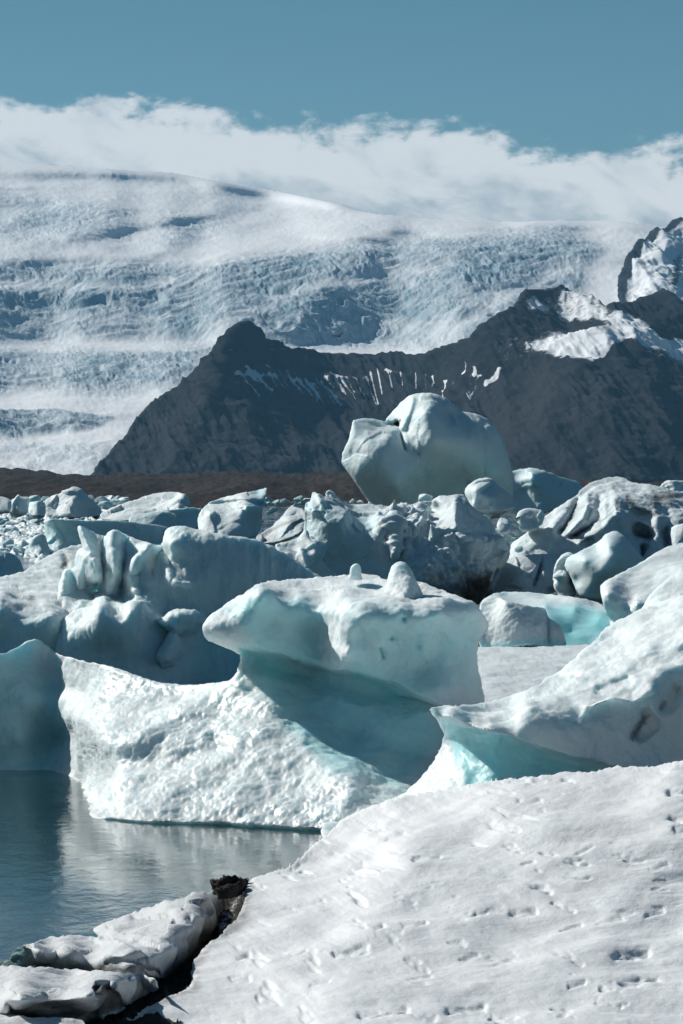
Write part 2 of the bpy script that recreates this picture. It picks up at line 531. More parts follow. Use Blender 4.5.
def flat_mat(name, col, rough=0.7):
    m, g, b, o = new_mat(name)
    tc = g.new('ShaderNodeTexCoord')
    n = g.noise(tc.outputs['Object'], 6.0, 3)
    g.put(b.inputs['Base Color'], g.mix(n, (*[c * 0.7 for c in col], 1), (*[min(1, c * 1.3) for c in col], 1)))
    b.inputs['Roughness'].default_value = rough
    return m


# ------------------------------------------------------------------ far setting
def grid_faces(ny, nx):
    idx = np.arange(nx * ny).reshape(ny, nx)
    return np.stack([idx[:-1, :-1].ravel(), idx[1:, :-1].ravel(), idx[1:, 1:].ravel(), idx[:-1, 1:].ravel()], 1)


# lagoon, reaching the horizon
V = [(-8800, -400, 0), (8800, -400, 0), (8800, 23800, 0), (-8800, 23800, 0)]
tag(mesh_object('water', V, [[0, 1, 2, 3]], WATER), 'dark teal lagoon water with faint ripples', None, None, 'structure')


def build_ice_cap():
    crest = np.array([(-60, 161), (0, 163), (60, 166), (150, 171), (170, 172), (235, 184), (280, 191), (342, 204), (358, 210), (380, 214), (440, 219),
                      (500, 222), (560, 220), (620, 221), (660, 226), (740, 236)], float)
    gx = np.arange(-150, 860, 1.0); n = 340
    top = np.interp(gx, crest[:, 0], crest[:, 1])
    tt = np.linspace(0, 1, n)
    PX = np.repeat(gx[None], n, 0)
    PY = np.repeat((486 - 328.0 * tt)[:, None], len(gx), 1)            # row 0 at the foot
    ct = sstep(0, 9, PY - top[None])                      # fades out at the crest
    Q = np.stack([PX.ravel(), PY.ravel()], 1)
    # share of bare, crevassed ice in the picture of the slope
    A = np.stack([Q[:, 0] / 90, Q[:, 1] / 34, np.zeros(len(Q))], 1)
    big = fbm(A + 3.1, 4)
    ice = layer(Q, [('p', [(-60, 262), (150, 268), (260, 262), (330, 252), (420, 240), (560, 232), (600, 252), (560, 330), (440, 352), (300, 350),
                            (230, 330), (205, 342), (120, 338), (-60, 340)], 13, 0.9),
                    ('p', [(-60, 352), (120, 354), (210, 350), (180, 392), (60, 392), (-60, 392)], 9, 0.8),
                    ('p', [(-60, 413), (60, 411), (112, 419), (90, 430), (20, 438), (-60, 440)], 3, 0.75),
                    ('p', [(-60, 448), (110, 448), (100, 490), (-60, 490)], 6, 0.30),
                    ('p', [(-60, 192), (70, 196), (120, 206), (230, 222), (180, 246), (40, 250), (-60, 240)], 10, 0.45),
                    ('s', [(-20, 325), (120, 322), (200, 318)], 4, -0.3),
                    ('s', [(205, 335), (250, 310), (330, 285), (450, 270)], 7, -0.35),
                    ('s', [(-20, 285), (90, 288), (170, 283)], 5, -0.45),
                    ('s', [(440, 342), (500, 300), (560, 270), (620, 262)], 9, -0.4)])
    rough = np.clip(ice + 0.35 * big, 0, 1)
    # steepness of the slope: flat snow terraces, steep broken faces
    B = np.stack([Q[:, 0] / 85 + 0.25 * big, (Q[:, 1] + 0.10 * Q[:, 0]) / 13 + 0.5 * big, np.zeros(len(Q))], 1)
    C = np.stack([Q[:, 0] / 9, Q[:, 1] / 4.5, np.zeros(len(Q))], 1)
    nb = fbm(B + 8.0, 3)
    shade = 0.50 * nb * (1 - rough * 0.5) * sstep(6, 20, (PY - top[None]).ravel()) + rough * 0.10 + 1.8 * layer(Q, [
        ('s', [(-120, 174), (60, 176), (170, 178), (235, 190), (280, 197), (345, 209)], 4.5, 0.9),
        ('s', [(-60, 204), (25, 206), (60, 209), (120, 218)], 8, 0.45),
        ('s', [(-120, 189), (90, 191), (170, 197), (250, 211)], 4, 0.28),
        ('s', [(60, 243), (130, 230), (215, 218)], 5, 0.7), ('s', [(-20, 232), (30, 228)], 6, 0.5),
        ('s', [(0, 266), (60, 262), (110, 256)], 6, 0.5), ('s', [(150, 255), (180, 247)], 5, 0.4),
        ('s', [(385, 232), (440, 236), (485, 240)], 4, 0.7), ('s', [(400, 243), (350, 241), (300, 236)], 3, 0.5),
        ('s', [(345, 240), (395, 243)], 4, 0.4), ('s', [(520, 228), (640, 232)], 3, 0.4),
        ('s', [(-20, 300), (60, 303), (140, 298)], 7, 0.35), ('s', [(300, 345), (330, 300), (370, 270)], 16, 0.2),
        ('p', [(-60, 413), (60, 411), (112, 419), (90, 430), (20, 438), (-60, 440)], 3, 0.25),
        ('s', [(0, 346), (100, 348), (210, 345)], 4, -0.6), ('s', [(300, 352), (440, 352)], 4, -0.6),
        ('s', [(0, 400), (150, 400)], 6, -0.6)])
    shade = shade.reshape(n, len(gx))
    g = np.exp(np.clip(-1.35 * shade, -2.1, 0.5))
    base = np.interp(PY[:, :1], [160, 215, 240, 262, 340, 356, 395, 440, 486][::1], [34, 42, 42, 20, 17, 36, 26, 24, 15])
    dpy = np.abs(np.gradient(PY, axis=0))
    inc = base * g * dpy; mean = base * 0.75 * dpy
    Y0 = 7200 + np.cumsum(mean, 0)
    dev = np.zeros_like(Y0); acc = np.zeros(len(gx))
    for i in range(n):                                    # each rise eases back towards the general slope
        acc = acc * 0.985 + (inc[i] - mean[i]); dev[i] = acc
    for _ in range(3):
        for ax, w in ((1, 9), (0, 1)):
            kk = np.ones(2 * w + 1) / (2 * w + 1)
            dev = np.apply_along_axis(lambda a: np.convolve(np.pad(a, w, mode='edge'), kk, 'valid'), ax, dev)
    Y = Y0 + dev
    dY = np.diff(Y, axis=0); dY = 5.0 * np.log1p(np.exp(np.clip(dY / 5.0, -40, 40)))      # never overhanging, no hard lips
    Y = np.concatenate([Y[:1], Y[:1] + np.cumsum(dY, 0)])
    for _ in range(3):
        kk = np.ones(15) / 15
        Y = np.apply_along_axis(lambda a: np.convolve(np.pad(a, 7, mode='edge'), kk, 'valid'), 1, Y)
    over = np.maximum(0, top[None] - PY)                  # rows beyond the crest run down its far side
    jc = np.clip(np.argmax(PY < top[None], 0), 1, n - 1)
    Yc = Y[jc, np.arange(len(gx))][None]
    Y = np.where(over > 0, Yc + 25 * over, Y)
    P = world(PX, np.where(over > 0, top[None], PY), Y)
    P[..., 2] -= 12.0 * over
    Pf = P.reshape(-1, 3)
    rr = rough.reshape(n, len(gx)) * ct
    cs = fbm(Pf * np.array([1 / 240, 1 / 420, 0]) + 4.4, 3)
    c1 = ridged(np.stack([Pf[:, 0] / 150 + 1.0 * cs, Pf[:, 1] / 150 + 1.8 * cs, Pf[:, 0] * 0], 1), 5, 0.62).reshape(n, -1)
    c2 = fbm(np.stack([Pf[:, 0] / 26, Pf[:, 1] / 60, Pf[:, 0] * 0], 1) + 2.2, 3, 0.65).reshape(n, -1)
    c3 = fbm(np.stack([Pf[:, 0] / 420, Pf[:, 1] / 700, Pf[:, 0] * 0], 1) + 6.2, 3).reshape(n, -1)
    c4 = ridged(np.stack([Pf[:, 0] / 330 + 0.5 * cs, Pf[:, 1] / 300 + 0.9 * cs, Pf[:, 0] * 0 + 3], 1), 3, 0.5).reshape(n, -1)
    P[..., 2] += rr * (7.5 * c1 + 2.4 * c2) + 0.9 * c2 * (1 - rr) * ct + (0.6 + 0.4 * rr) * (9.0 * c3 + 3.0 * c4) * ct
    # the far side falls away behind the crest
    back = P[-1:].copy(); back[..., 1] += 3000; back[..., 2] -= 500
    P = np.concatenate([P, back])
    M = np.stack([rough, rough * 0, rough * 0], 1)
    M = np.concatenate([M, M[-len(gx):]])
    F = grid_faces(n + 1, len(gx))
    o = mesh_object('ice_cap_terrain', P.reshape(-1, 3), F[:, ::-1], glacier_material(), M)
    tag(o, 'broad snow covered ice cap with blue crevassed icefall below the clouds', None, None, 'structure')


build_ice_cap()


def mountain_post(scale, amp, lean):
    def f(Q, P):
        q = P / scale
        s = np.stack([q[:, 0] - lean * q[:, 2], q[:, 1] * 0.2, q[:, 2] * 0.13], 1)
        strata = np.stack([q[:, 0] * 0.25, q[:, 1] * 0.25, q[:, 2] * 3.2 + 0.4 * q[:, 0]], 1)
        return amp * (0.9 * ridged(s, 4, 0.5) + 0.28 * fbm(q * 1.6, 5, 0.62) + 0.25 * fbm(strata, 3))
    return f


def build_mountains():
    rnd = random.Random(5)
    # high snowy rock at the right edge
    ol = [(620, 345), (622, 304), (620, 285), (624, 265), (636, 247), (647, 238), (655, 230), (663, 229), (668, 224), (675, 221), (683, 223), (695, 232), (900, 240), (900, 345)]
    snow = [('p', [(628, 300), (633, 262), (650, 240), (683, 224), (900, 240), (900, 345), (640, 340)], 6, 0.74),
            ('s', [(662, 232), (650, 240)], 4, -0.5), ('s', [(640, 250), (625, 285), (622, 300)], 4, -0.5), ('s', [(676, 262), (672, 290)], 5, -0.35)]
    o = relief('mountain_rock_spur', ol, 9500, [(622, 304, -100), (675, 225, 350), (740, 242, 700), (650, 330, -450), (740, 340, -350), (660, 280, -120), (640, 260, 30)],
               edge=(5, 1.0), thick=900, smooth=1, jitter=1.6, noise=(), blue=snow, mat=BASALT_HIGH, c=20, post=mountain_post(80, 20, -0.5), seed=3)
    tag(o, 'steep dark crag plastered with snow at the right edge', None, None, 'structure')
    ol = [(70, 492), (96, 473), (108, 457), (127, 437), (139, 417), (150, 405), (164, 396), (176, 388), (188, 379), (201, 362), (211, 358), (215, 348), (225, 338),
          (231, 330), (237, 324), (247, 323), (257, 330), (264, 341), (270, 342), (277, 345), (287, 350), (303, 352), (320, 354), (338, 355), (350, 357), (368, 357), (390, 356), (412, 354), (438, 351),
          (456, 344), (467, 341), (476, 339), (481, 328), (494, 319), (511, 312), (518, 304), (522, 293), (525, 290), (545, 290), (564, 291), (567, 286), (570, 295), (587, 297),
          (600, 304), (607, 309), (627, 307), (638, 300), (648, 296), (656, 294), (663, 292), (672, 299), (683, 309), (900, 325), (900, 492)]
    ctrl = [(70, 492, -400), (150, 405, 100), (240, 324, 300), (215, 348, 220), (300, 352, 420), (368, 357, 520), (440, 351, 420), (480, 328, 250), (525, 290, 350), (567, 290, 500),
            (620, 305, 350), (663, 292, 450), (740, 325, 300), (740, 490, -700), (600, 490, -900), (450, 490, -500), (300, 490, -300), (200, 490, -450), (180, 440, -120),
            (245, 400, 60), (330, 410, 150), (400, 400, 180), (460, 400, 40), (520, 400, -180), (600, 400, -420), (683, 400, -300), (560, 330, 120), (610, 340, -60), (680, 350, 60),
            (500, 350, 60), (540, 360, -60), (640, 330, 60)]
    snow = [('p', [(598, 318), (640, 318), (660, 340), (900, 360), (900, 400), (700, 376), (650, 352), (610, 338)], 6, 0.60),
            ('p', [(530, 352), (560, 338), (600, 330), (625, 340), (610, 352), (575, 362), (545, 358)], 7, 0.50),
            ('p', [(560, 296), (598, 303), (610, 315), (590, 324), (560, 316)], 4, 0.55),
            ('p', [(526, 303), (562, 296), (560, 314), (528, 313)], 4, 0.35),
            ('p', [(620, 330), (683, 345), (900, 380), (900, 420), (690, 385), (640, 362)], 8, 0.42), ('p', [(490, 345), (560, 325), (600, 345), (560, 372), (500, 372)], 8, 0.33), ('p', [(500, 312), (530, 300), (560, 318), (520, 330)], 6, 0.30),
            ('s', [(590, 362), (620, 338)], 4, 0.45), ('s', [(488, 388), (503, 375)], 2.6, 0.9), ('s', [(478, 380), (480, 372)], 1.4, 0.8),
            ('s', [(242, 328), (238, 345)], 3.4, 0.35), ('s', [(222, 356), (262, 352), (285, 356)], 3, 0.36), ('s', [(505, 378), (470, 398)], 2, 0.2),
            ('s', [(563, 356), (575, 349)], 2, 0.6)]
    x = 231
    while x < 486:                                        # snow left in the gullies under the ridge
        y0 = np.interp(x, [231, 260, 330, 400, 440, 486], [374, 379, 383, 379, 379, 372]) + rnd.uniform(-3, 3)
        L = rnd.uniform(6, 30); w = rnd.uniform(0.5, 1.25)
        lean = np.interp(x, [231, 330, 380, 486], [0.95, 0.75, 0.25, -0.45]) + rnd.uniform(-.15, .15)
        k = rnd.uniform(0.40, 0.72); y0 += rnd.uniform(-5, 4)
        snow.append(('s', [(x, y0), (x + lean * L * 0.55, y0 + L * 0.5), (x + lean * L, y0 + L)], w, k))
        if rnd.random() < 0.5: snow.append(('s', [(x - 5, y0 + 1), (x + 4, y0 + 1.5)], 1.8, 0.35))
        x += rnd.choice((2, 3, 4, 6) if x < 335 else (4, 7, 10, 14))
    scree = [('p', [(215, 466), (250, 440), (270, 452), (310, 465), (330, 475), (200, 475)], 8, 0.5),
             ('p', [(150, 440), (200, 395), (235, 410), (170, 470), (110, 472)], 12, 0.3),
             ('p', [(430, 430), (480, 395), (540, 372), (640, 385), (900, 420), (900, 480), (560, 420), (480, 470)], 18, 0.45)]
    o = relief('mountain', ol, 6600, ctrl, edge=(3, 0.8), thick=900, smooth=1, jitter=1.1, noise=(), blue=snow, dirt=scree, mat=BASALT, c=25,
               sculpt=[('s', [(240, 326), (215, 380), (170, 470)], 18, -40), ('s', [(480, 330), (470, 400), (430, 470)], 24, -70), ('s', [(600, 320), (560, 400), (520, 480)], 22, -60)],
               post=mountain_post(75, 13, -0.6), seed=1)
    tag(o, 'dark basalt mountain ridge with snow streaked gullies and a pointed peak', None, None, 'structure')


build_mountains()


def build_moraine():
    gx = np.arange(-150, 880, 1.0); n = 170
    tops = np.interp(gx, [-80, 0, 30, 60, 100, 160, 215, 240, 300, 350, 420, 520, 560, 600, 640, 683, 760],
                     [467, 468, 470, 473, 474, 473, 474, 471, 474, 472, 474, 478, 480, 481, 483, 482, 480])
    q = np.stack([gx / 14, gx * 0, gx * 0], 1)
    rag = 2.0 * fbm(q, 4, 0.68) + 1.4 * fbm(q / 4 + 3.3, 2)
    tt = np.linspace(0, 1, n)[:, None]
    PY = 509 + (tops[None] - 509) * tt - rag[None] * tt ** 8
    PX = np.repeat(gx[None], n, 0)
    Y = Yw(509, -0.2) + 1500 * tt ** 1.3
    P = world(PX, PY, Y)
    q = P / np.array([30, 380, 1e6])
    P[..., 2] += (2.6 * fbm(q, 4, 0.6) + 2.5 * fbm(q * 0.4 + 5, 2)) * np.clip(tt * 3, 0, 1) * np.clip((1.05 - tt) * 6, 0.25, 1)
    P[..., 2] += 0.9 * fbm(P / np.array([7, 70, 1e6]) + 2.7, 3, 0.6) * np.clip(tt * 6, 0, 1)
    back = P[-1:].copy(); back[..., 1] += 700; back[..., 2] -= 30
    P = np.concatenate([P, back])
    M = np.zeros((P.shape[0] * P.shape[1], 3))
    M[:, 1] = np.clip(0.8 * fbm(P.reshape(-1, 3) / np.array([50, 500, 30]), 4), 0, 0.25)
    o = mesh_object('moraine_terrain', P.reshape(-1, 3), grid_faces(n + 1, len(gx))[:, ::-1], MORAINE, M)
    tag(o, 'low dark brown gravel moraine behind the lagoon', None, None, 'structure')


build_moraine()

# air between here and the ice cap
def build_haze():
    x0, x1, y0, y1, z0, z1 = -9000, 9000, -600, 24000, -3.4, 2400
    V = [(x0, y0, z0), (x1, y0, z0), (x1, y1, z0), (x0, y1, z0), (x0, y0, z1), (x1, y0, z1), (x1, y1, z1), (x0, y1, z1)]
    F = [[3, 2, 1, 0], [4, 5, 6, 7], [0, 1, 5, 4], [1, 2, 6, 5], [2, 3, 7, 6], [3, 0, 4, 7]]
    m = bpy.data.materials.new('haze'); m.use_nodes = True; m.node_tree.nodes.clear()
    g = N(m.node_tree)
    v = g.new('ShaderNodeVolumePrincipled'); o = g.new('ShaderNodeOutputMaterial')
    v.inputs['Color'].default_value = (0.24, 0.60, 0.95, 1); v.inputs['Density'].default_value = 2.3e-5
    v.inputs['Anisotropy'].default_value = 0.1
    m.node_tree.links.new(v.outputs[0], o.inputs['Volume'])
    ob = mesh_object('haze', V, F, m, smooth=False)
    tag(ob, None, None, None, 'stuff')


build_haze()

# ------------------------------------------------------------------ the bergs
def W(px, py, D, dz=3.0):               # a point of the waterline: three pixels under the surface, at the distance where the water is seen
    return (px, py + dz, Yw(py) - D)


def berg_front():
    D = 70
    ol = [(-140, 655), (0, 655), (19, 646), (32, 639), (41, 640), (51, 650), (57, 654), (82, 661), (107, 665), (130, 673), (150, 680), (172, 685), (204, 684),
          (228, 681), (235, 674), (240, 661), (241, 647), (231, 642), (217, 639), (205, 635), (202, 628), (205, 620), (223, 606), (243, 592), (263, 581), (283, 581),
          (300, 579), (322, 577), (345, 575), (375, 573.5), (384, 579), (400, 583), (421, 581), (441, 590), (466, 599), (475, 602), (481, 611), (489, 621), (488, 630), (480, 637),
          (477, 649), (478, 665), (483, 686), (486, 700), (484, 730), (470, 780), (440, 830), (400, 842), (320, 835), (220, 828), (180, 827), (142, 827), (113, 824),
          (90, 820), (86, 803), (76, 783), (54, 774), (0, 773), (-140, 773)]
    A = [(-140, 655, 12.0), (0, 656, 12.4), (32, 640, 12.9), (57, 654, 12.9), (-140, 710, 11.7), (20, 740, 12.0), (82, 661, 10.4), (107, 665, 7.6), (130, 673, 6.4), (172, 685, 5.2), (204, 684, 4.4), (228, 681, 3.7), (240, 661, 3.2), (242, 648, 2.9),
         (-140, 772, 12), (0, 771, 11.9), (54, 772, 11.6), (77, 781, 8.8), (88, 802, 3.6), (90, 818, 0.3), (113, 821, -0.5), (142, 825, -1.2), (220, 826, -1.6), (320, 833, -2.9), (400, 838, -3.6),
         (30, 700, 12.3), (57, 690, 12.5), (66, 735, 11.9), (80, 720, 7.6), (95, 740, 4.6), (75, 690, 11.0), (100, 690, 7.2), (130, 740, 2.9), (130, 700, 5.4), (110, 790, 1.6), (150, 780, 0.8), (150, 805, -0.4),
         (200, 720, 2.6), (200, 780, 0.0), (230, 800, -1.0), (270, 740, 0.7), (250, 700, 2.4), (300, 800, -1.7), (310, 770, -0.8), (360, 805, -2.4), (400, 805, -2.3), (350, 775, -1.3),
         (255, 662, 3.1), (275, 690, 2.6), (300, 700, 2.5), (350, 740, 0.9), (350, 700, 1.4), (400, 770, 0.0), (430, 740, 0.3), (440, 700, 0.5), (350, 676, 1.5), (400, 690, 1.0), (310, 675, 3.0), (470, 690, 1.5), (480, 660, 2.0), (485, 700, 1.9),
         (450, 790, -0.6), (460, 720, 0.6), (400, 735, 0.5)]
    # over the neck stands the cap; its own distances, minus the step the patch below adds
    C = [(205, 628, 2.3), (225, 620, 2.05), (245, 600, 2.1), (262, 589, 2.1), (250, 640, 1.95), (280, 600, 2.15), (285, 640, 2.1), (307, 600, 2.4), (308, 630, 2.35), (312, 655, 2.3), (270, 620, 2.0), (225, 634, 2.0),
         (318, 630, 2.3), (320, 652, 2.25), (336, 615, 1.0), (349, 632, 0.0), (344, 657, 0.0), (332, 630, 1.2), (263, 582, 4.2), (300, 580, 5.4), (345, 577, 5.8), (375, 575, 5.6), (330, 597, 2.4), (352, 604, 0.6), (345, 590, 2.8), (300, 592, 3.1),
         (370, 606, 0.3), (400, 605, 0.35), (390, 590, 2.4), (425, 606, 0.4), (440, 604, 0.6), (421, 583, 3.8), (441, 591, 2.8), (466, 600, 1.5), (480, 612, 1.3), (487, 624, 1.6),
         (400, 640, 0.32), (440, 640, 0.45), (380, 660, 0.35), (420, 670, 0.4), (460, 640, 0.75), (360, 640, 0.22), (480, 632, 1.4)]
    lip = [(195, 560), (520, 560), (520, 740), (470, 722), (440, 706), (420, 696), (398, 685), (375, 678), (359, 674), (345, 670), (335, 671), (322, 669), (305, 664), (283, 657), (256, 649), (241, 646), (195, 640)]
    ctrl = A + [(x, y, v + 0.75) for x, y, v in C]
    slope = [(-20, 640), (57, 650), (130, 668), (240, 660), (285, 700), (300, 750), (400, 800), (400, 845), (60, 845), (72, 770), (88, 700)]
    o = relief('iceberg', ol, D, ctrl, step=0.9, edge=(5, 1.0), thick=3.0, smooth=1, jitter=1.0, c=7, mat=ICE, seed=2,
               sculpt=[('p', lip, 2.0, -0.75), ('p', [(241, 647), (320, 667), (360, 674), (420, 700), (360, 700), (290, 680), (250, 668)], 7, 0.30),
                       ('s', [(403, 619)], 3.0, 0.2), ('s', [(390, 638), (393, 637)], 3.0, 0.16), ('s', [(380, 648), (383, 657)], 2.5, 0.12), ('s', [(418, 646)], 4, 0.08),
                       ('s', [(345, 690), (400, 705), (460, 700)], 9, 0.12), ('s', [(300, 720), (380, 745), (430, 760)], 12, 0.2),
                       ('s', [(235, 684), (190, 708), (150, 730), (112, 745)], 13, -0.5), ('s', [(135, 765), (175, 765), (215, 745)], 12, 0.35), ('s', [(270, 700), (310, 745), (350, 790)], 16, -0.25),
                       ('s', [(95, 822), (140, 826), (220, 828), (320, 834)], 4, 0.35)],
               noise=((0.09, 1.1, 'f'), (0.022, 0.24, 'f'), (0.045, 0.55, 'm'), (0.030, 0.09, 's')),
               scal=[('p', slope, 8, 1.0)],
               blue=[('p', [(241, 647), (322, 668), (360, 674), (430, 698), (440, 740), (400, 790), (330, 770), (280, 720), (255, 670)], 12, 0.62),
                     ('s', [(246, 650), (262, 660), (290, 674)], 9, 0.5), ('s', [(356, 676), (376, 684), (400, 694)], 6, 0.6), ('p', [(-140, 650), (30, 645), (58, 690), (66, 735), (54, 775), (-140, 775)], 8, 0.55),
                     ('s', [(404, 618)], 4, 0.6), ('s', [(391, 638)], 4, 0.4), ('s', [(382, 652)], 4, 0.5), ('s', [(418, 648)], 7, 0.3), ('s', [(210, 830), (100, 826)], 5, 0.4),
                     ('p', [(225, 610), (262, 594), (300, 596), (322, 610), (318, 668), (260, 650)], 7, 0.55), ('p', [(350, 612), (400, 610), (480, 612), (478, 690), (400, 690), (350, 668)], 9, 0.40)])  # last two patches paint the cap's shaded front faces bluer
    tag(o, 'large front iceberg with an overhanging flat cap above a glittering rippled slope', 'iceberg')
    p = relief('ice_pinnacle', [(380, 604), (386, 585), (390, 570), (395, 563), (402, 561), (408, 565), (415, 577), (421, 590), (428, 606), (426, 612), (384, 612)], 71.8,
               [(382, 604, 0.2), (402, 562, 0.5), (427, 606, 0.4), (404, 600, -0.5), (396, 585, 0.0), (409, 585, -0.15)], step=0.8, edge=(9, 1.0), thick=0.7, smooth=2, mat=ICE, parent=o, seed=4,
               noise=((0.03, 0.4, 'f'), (0.01, 0.1, 'f')))
    p = relief('ice_nub', [(348, 580), (349.5, 575), (350, 568), (354, 563.5), (359, 564), (361.5, 569), (361, 576), (363, 580)], 73.6, [], step=0.6, edge=(6, 1.0), thick=0.35, smooth=2, mat=ICE, parent=o, seed=5, noise=((0.01, 0.2, 'f'),))
    p = relief('ice_ledge', [(412, 596), (420, 582), (430, 585), (441, 590), (452, 594), (466, 600), (477, 606), (470, 612), (420, 610)], 72.2, [(412, 596, 0.3), (441, 590, 0.6), (477, 606, 0.3), (440, 608, -0.7), (424, 600, 0)], step=0.8, edge=(4, 1.0), thick=0.8, smooth=1, mat=ICE, parent=o, seed=6,
               noise=((0.04, 0.4, 'f'),))


berg_front()


def berg_right():
    D = 64
    ol = [(429, 708), (446, 705), (486, 704), (513, 695), (535, 686), (557, 673), (575, 658), (593, 642), (600, 634), (604, 629), (612, 623), (622, 618), (638, 611), (655, 604), (683, 594), (735, 588), (770, 606), (800, 660), (806, 740), (800, 800), (560, 840), (450, 852), (330, 850), (318, 826), (340, 818), (370, 806), (402, 795), (424, 775), (437, 755), (445, 735), (444, 724), (433, 711)]
    ctrl = [(429, 708, 0.2), (446, 705, 1.4), (487, 704, 2.6), (513, 695, 3.4), (557, 673, 4.6), (604, 629, 6.2), (655, 604, 7.2), (800, 585, 7.6), (491, 727, -0.2), (526, 705, 1.0), (557, 696, 1.5), (593, 690, 1.4), (615, 682, 1.6),
            (633, 662, 2.2), (646, 645, 2.8), (664, 640, 2.7), (683, 635, 2.5), (800, 630, 2.2), (560, 730, 0.1), (600, 720, 0.5), (640, 700, 1.0), (683, 690, 1.4), (800, 690, 1.5), (611, 766, 0.6), (683, 770, 1.3), (800, 790, 1.3),
            (557, 753, 0.1), (513, 738, -0.1), (478, 729, -0.2), (450, 713, 0.1), (620, 640, 4.6), (600, 660, 3.6), (570, 680, 2.8),
            (446, 736, 1.9), (437, 755, 2.2), (470, 745, 0.2), (464, 778, -0.2), (424, 775, 2.2), (402, 795, 2.4), (340, 818, 2.8), (440, 800, -0.4), (330, 850, 0), (450, 850, -2), (560, 840, -2.5), (520, 780, -0.5)]
    notch = [(440, 718), (478, 730), (513, 738), (557, 753), (611, 767), (640, 772), (640, 850), (300, 860), (300, 800), (400, 780), (430, 745)]
    lit = [('p', [(429, 708), (513, 697), (604, 629), (800, 585), (800, 630), (660, 640), (635, 660), (600, 690), (500, 722)], 6, 0.25)]
    o = relief('iceberg', ol, D, ctrl, step=0.9, edge=(4, 1.0), thick=3.5, smooth=1, jitter=1.0, c=7, mat=ICE, seed=8,
               sculpt=[('p', notch, 1.8, 0.65), ('p', [(462, 735), (520, 745), (620, 775), (600, 800), (470, 800)], 6, 0.25),
                       ('s', [(600, 690), (628, 680)], 5, 0.25), ('s', [(586, 705), (612, 695), (632, 700), (650, 692)], 7, -0.35), ('s', [(640, 665), (660, 655), (683, 650)], 9, 0.3),
                       ('s', [(646, 715), (652, 725), (640, 735)], 5, 0.25), ('s', [(677, 690), (668, 705)], 7, 0.3), ('s', [(540, 690), (575, 675)], 4, 0.12)],
               noise=((0.10, 1.3, 'f'), (0.02, 0.22, 'f'), (0.04, 0.12, 's')), scal=[('p', [(530, 690), (600, 630), (640, 640), (620, 680), (560, 695)], 8, 0.6), ('p', [(446, 730), (466, 740), (460, 785), (380, 810), (340, 825)], 5, 0.8)],
               blue=[('p', [(440, 722), (478, 731), (513, 740), (557, 755), (611, 768), (600, 810), (470, 800), (462, 770), (450, 740)], 6, 0.85), ('s', [(585, 712), (575, 720)], 8, 0.25)],
               dirt=[('s', [(646, 718), (640, 730), (634, 738)], 5, 0.75), ('s', [(665, 702), (663, 708)], 3, 0.6), ('s', [(678, 686)], 6, 0.4)])
    tag(o, 'iceberg with thin pointed white lip over turquoise undercut, behind the snow bank', 'iceberg')


berg_right()


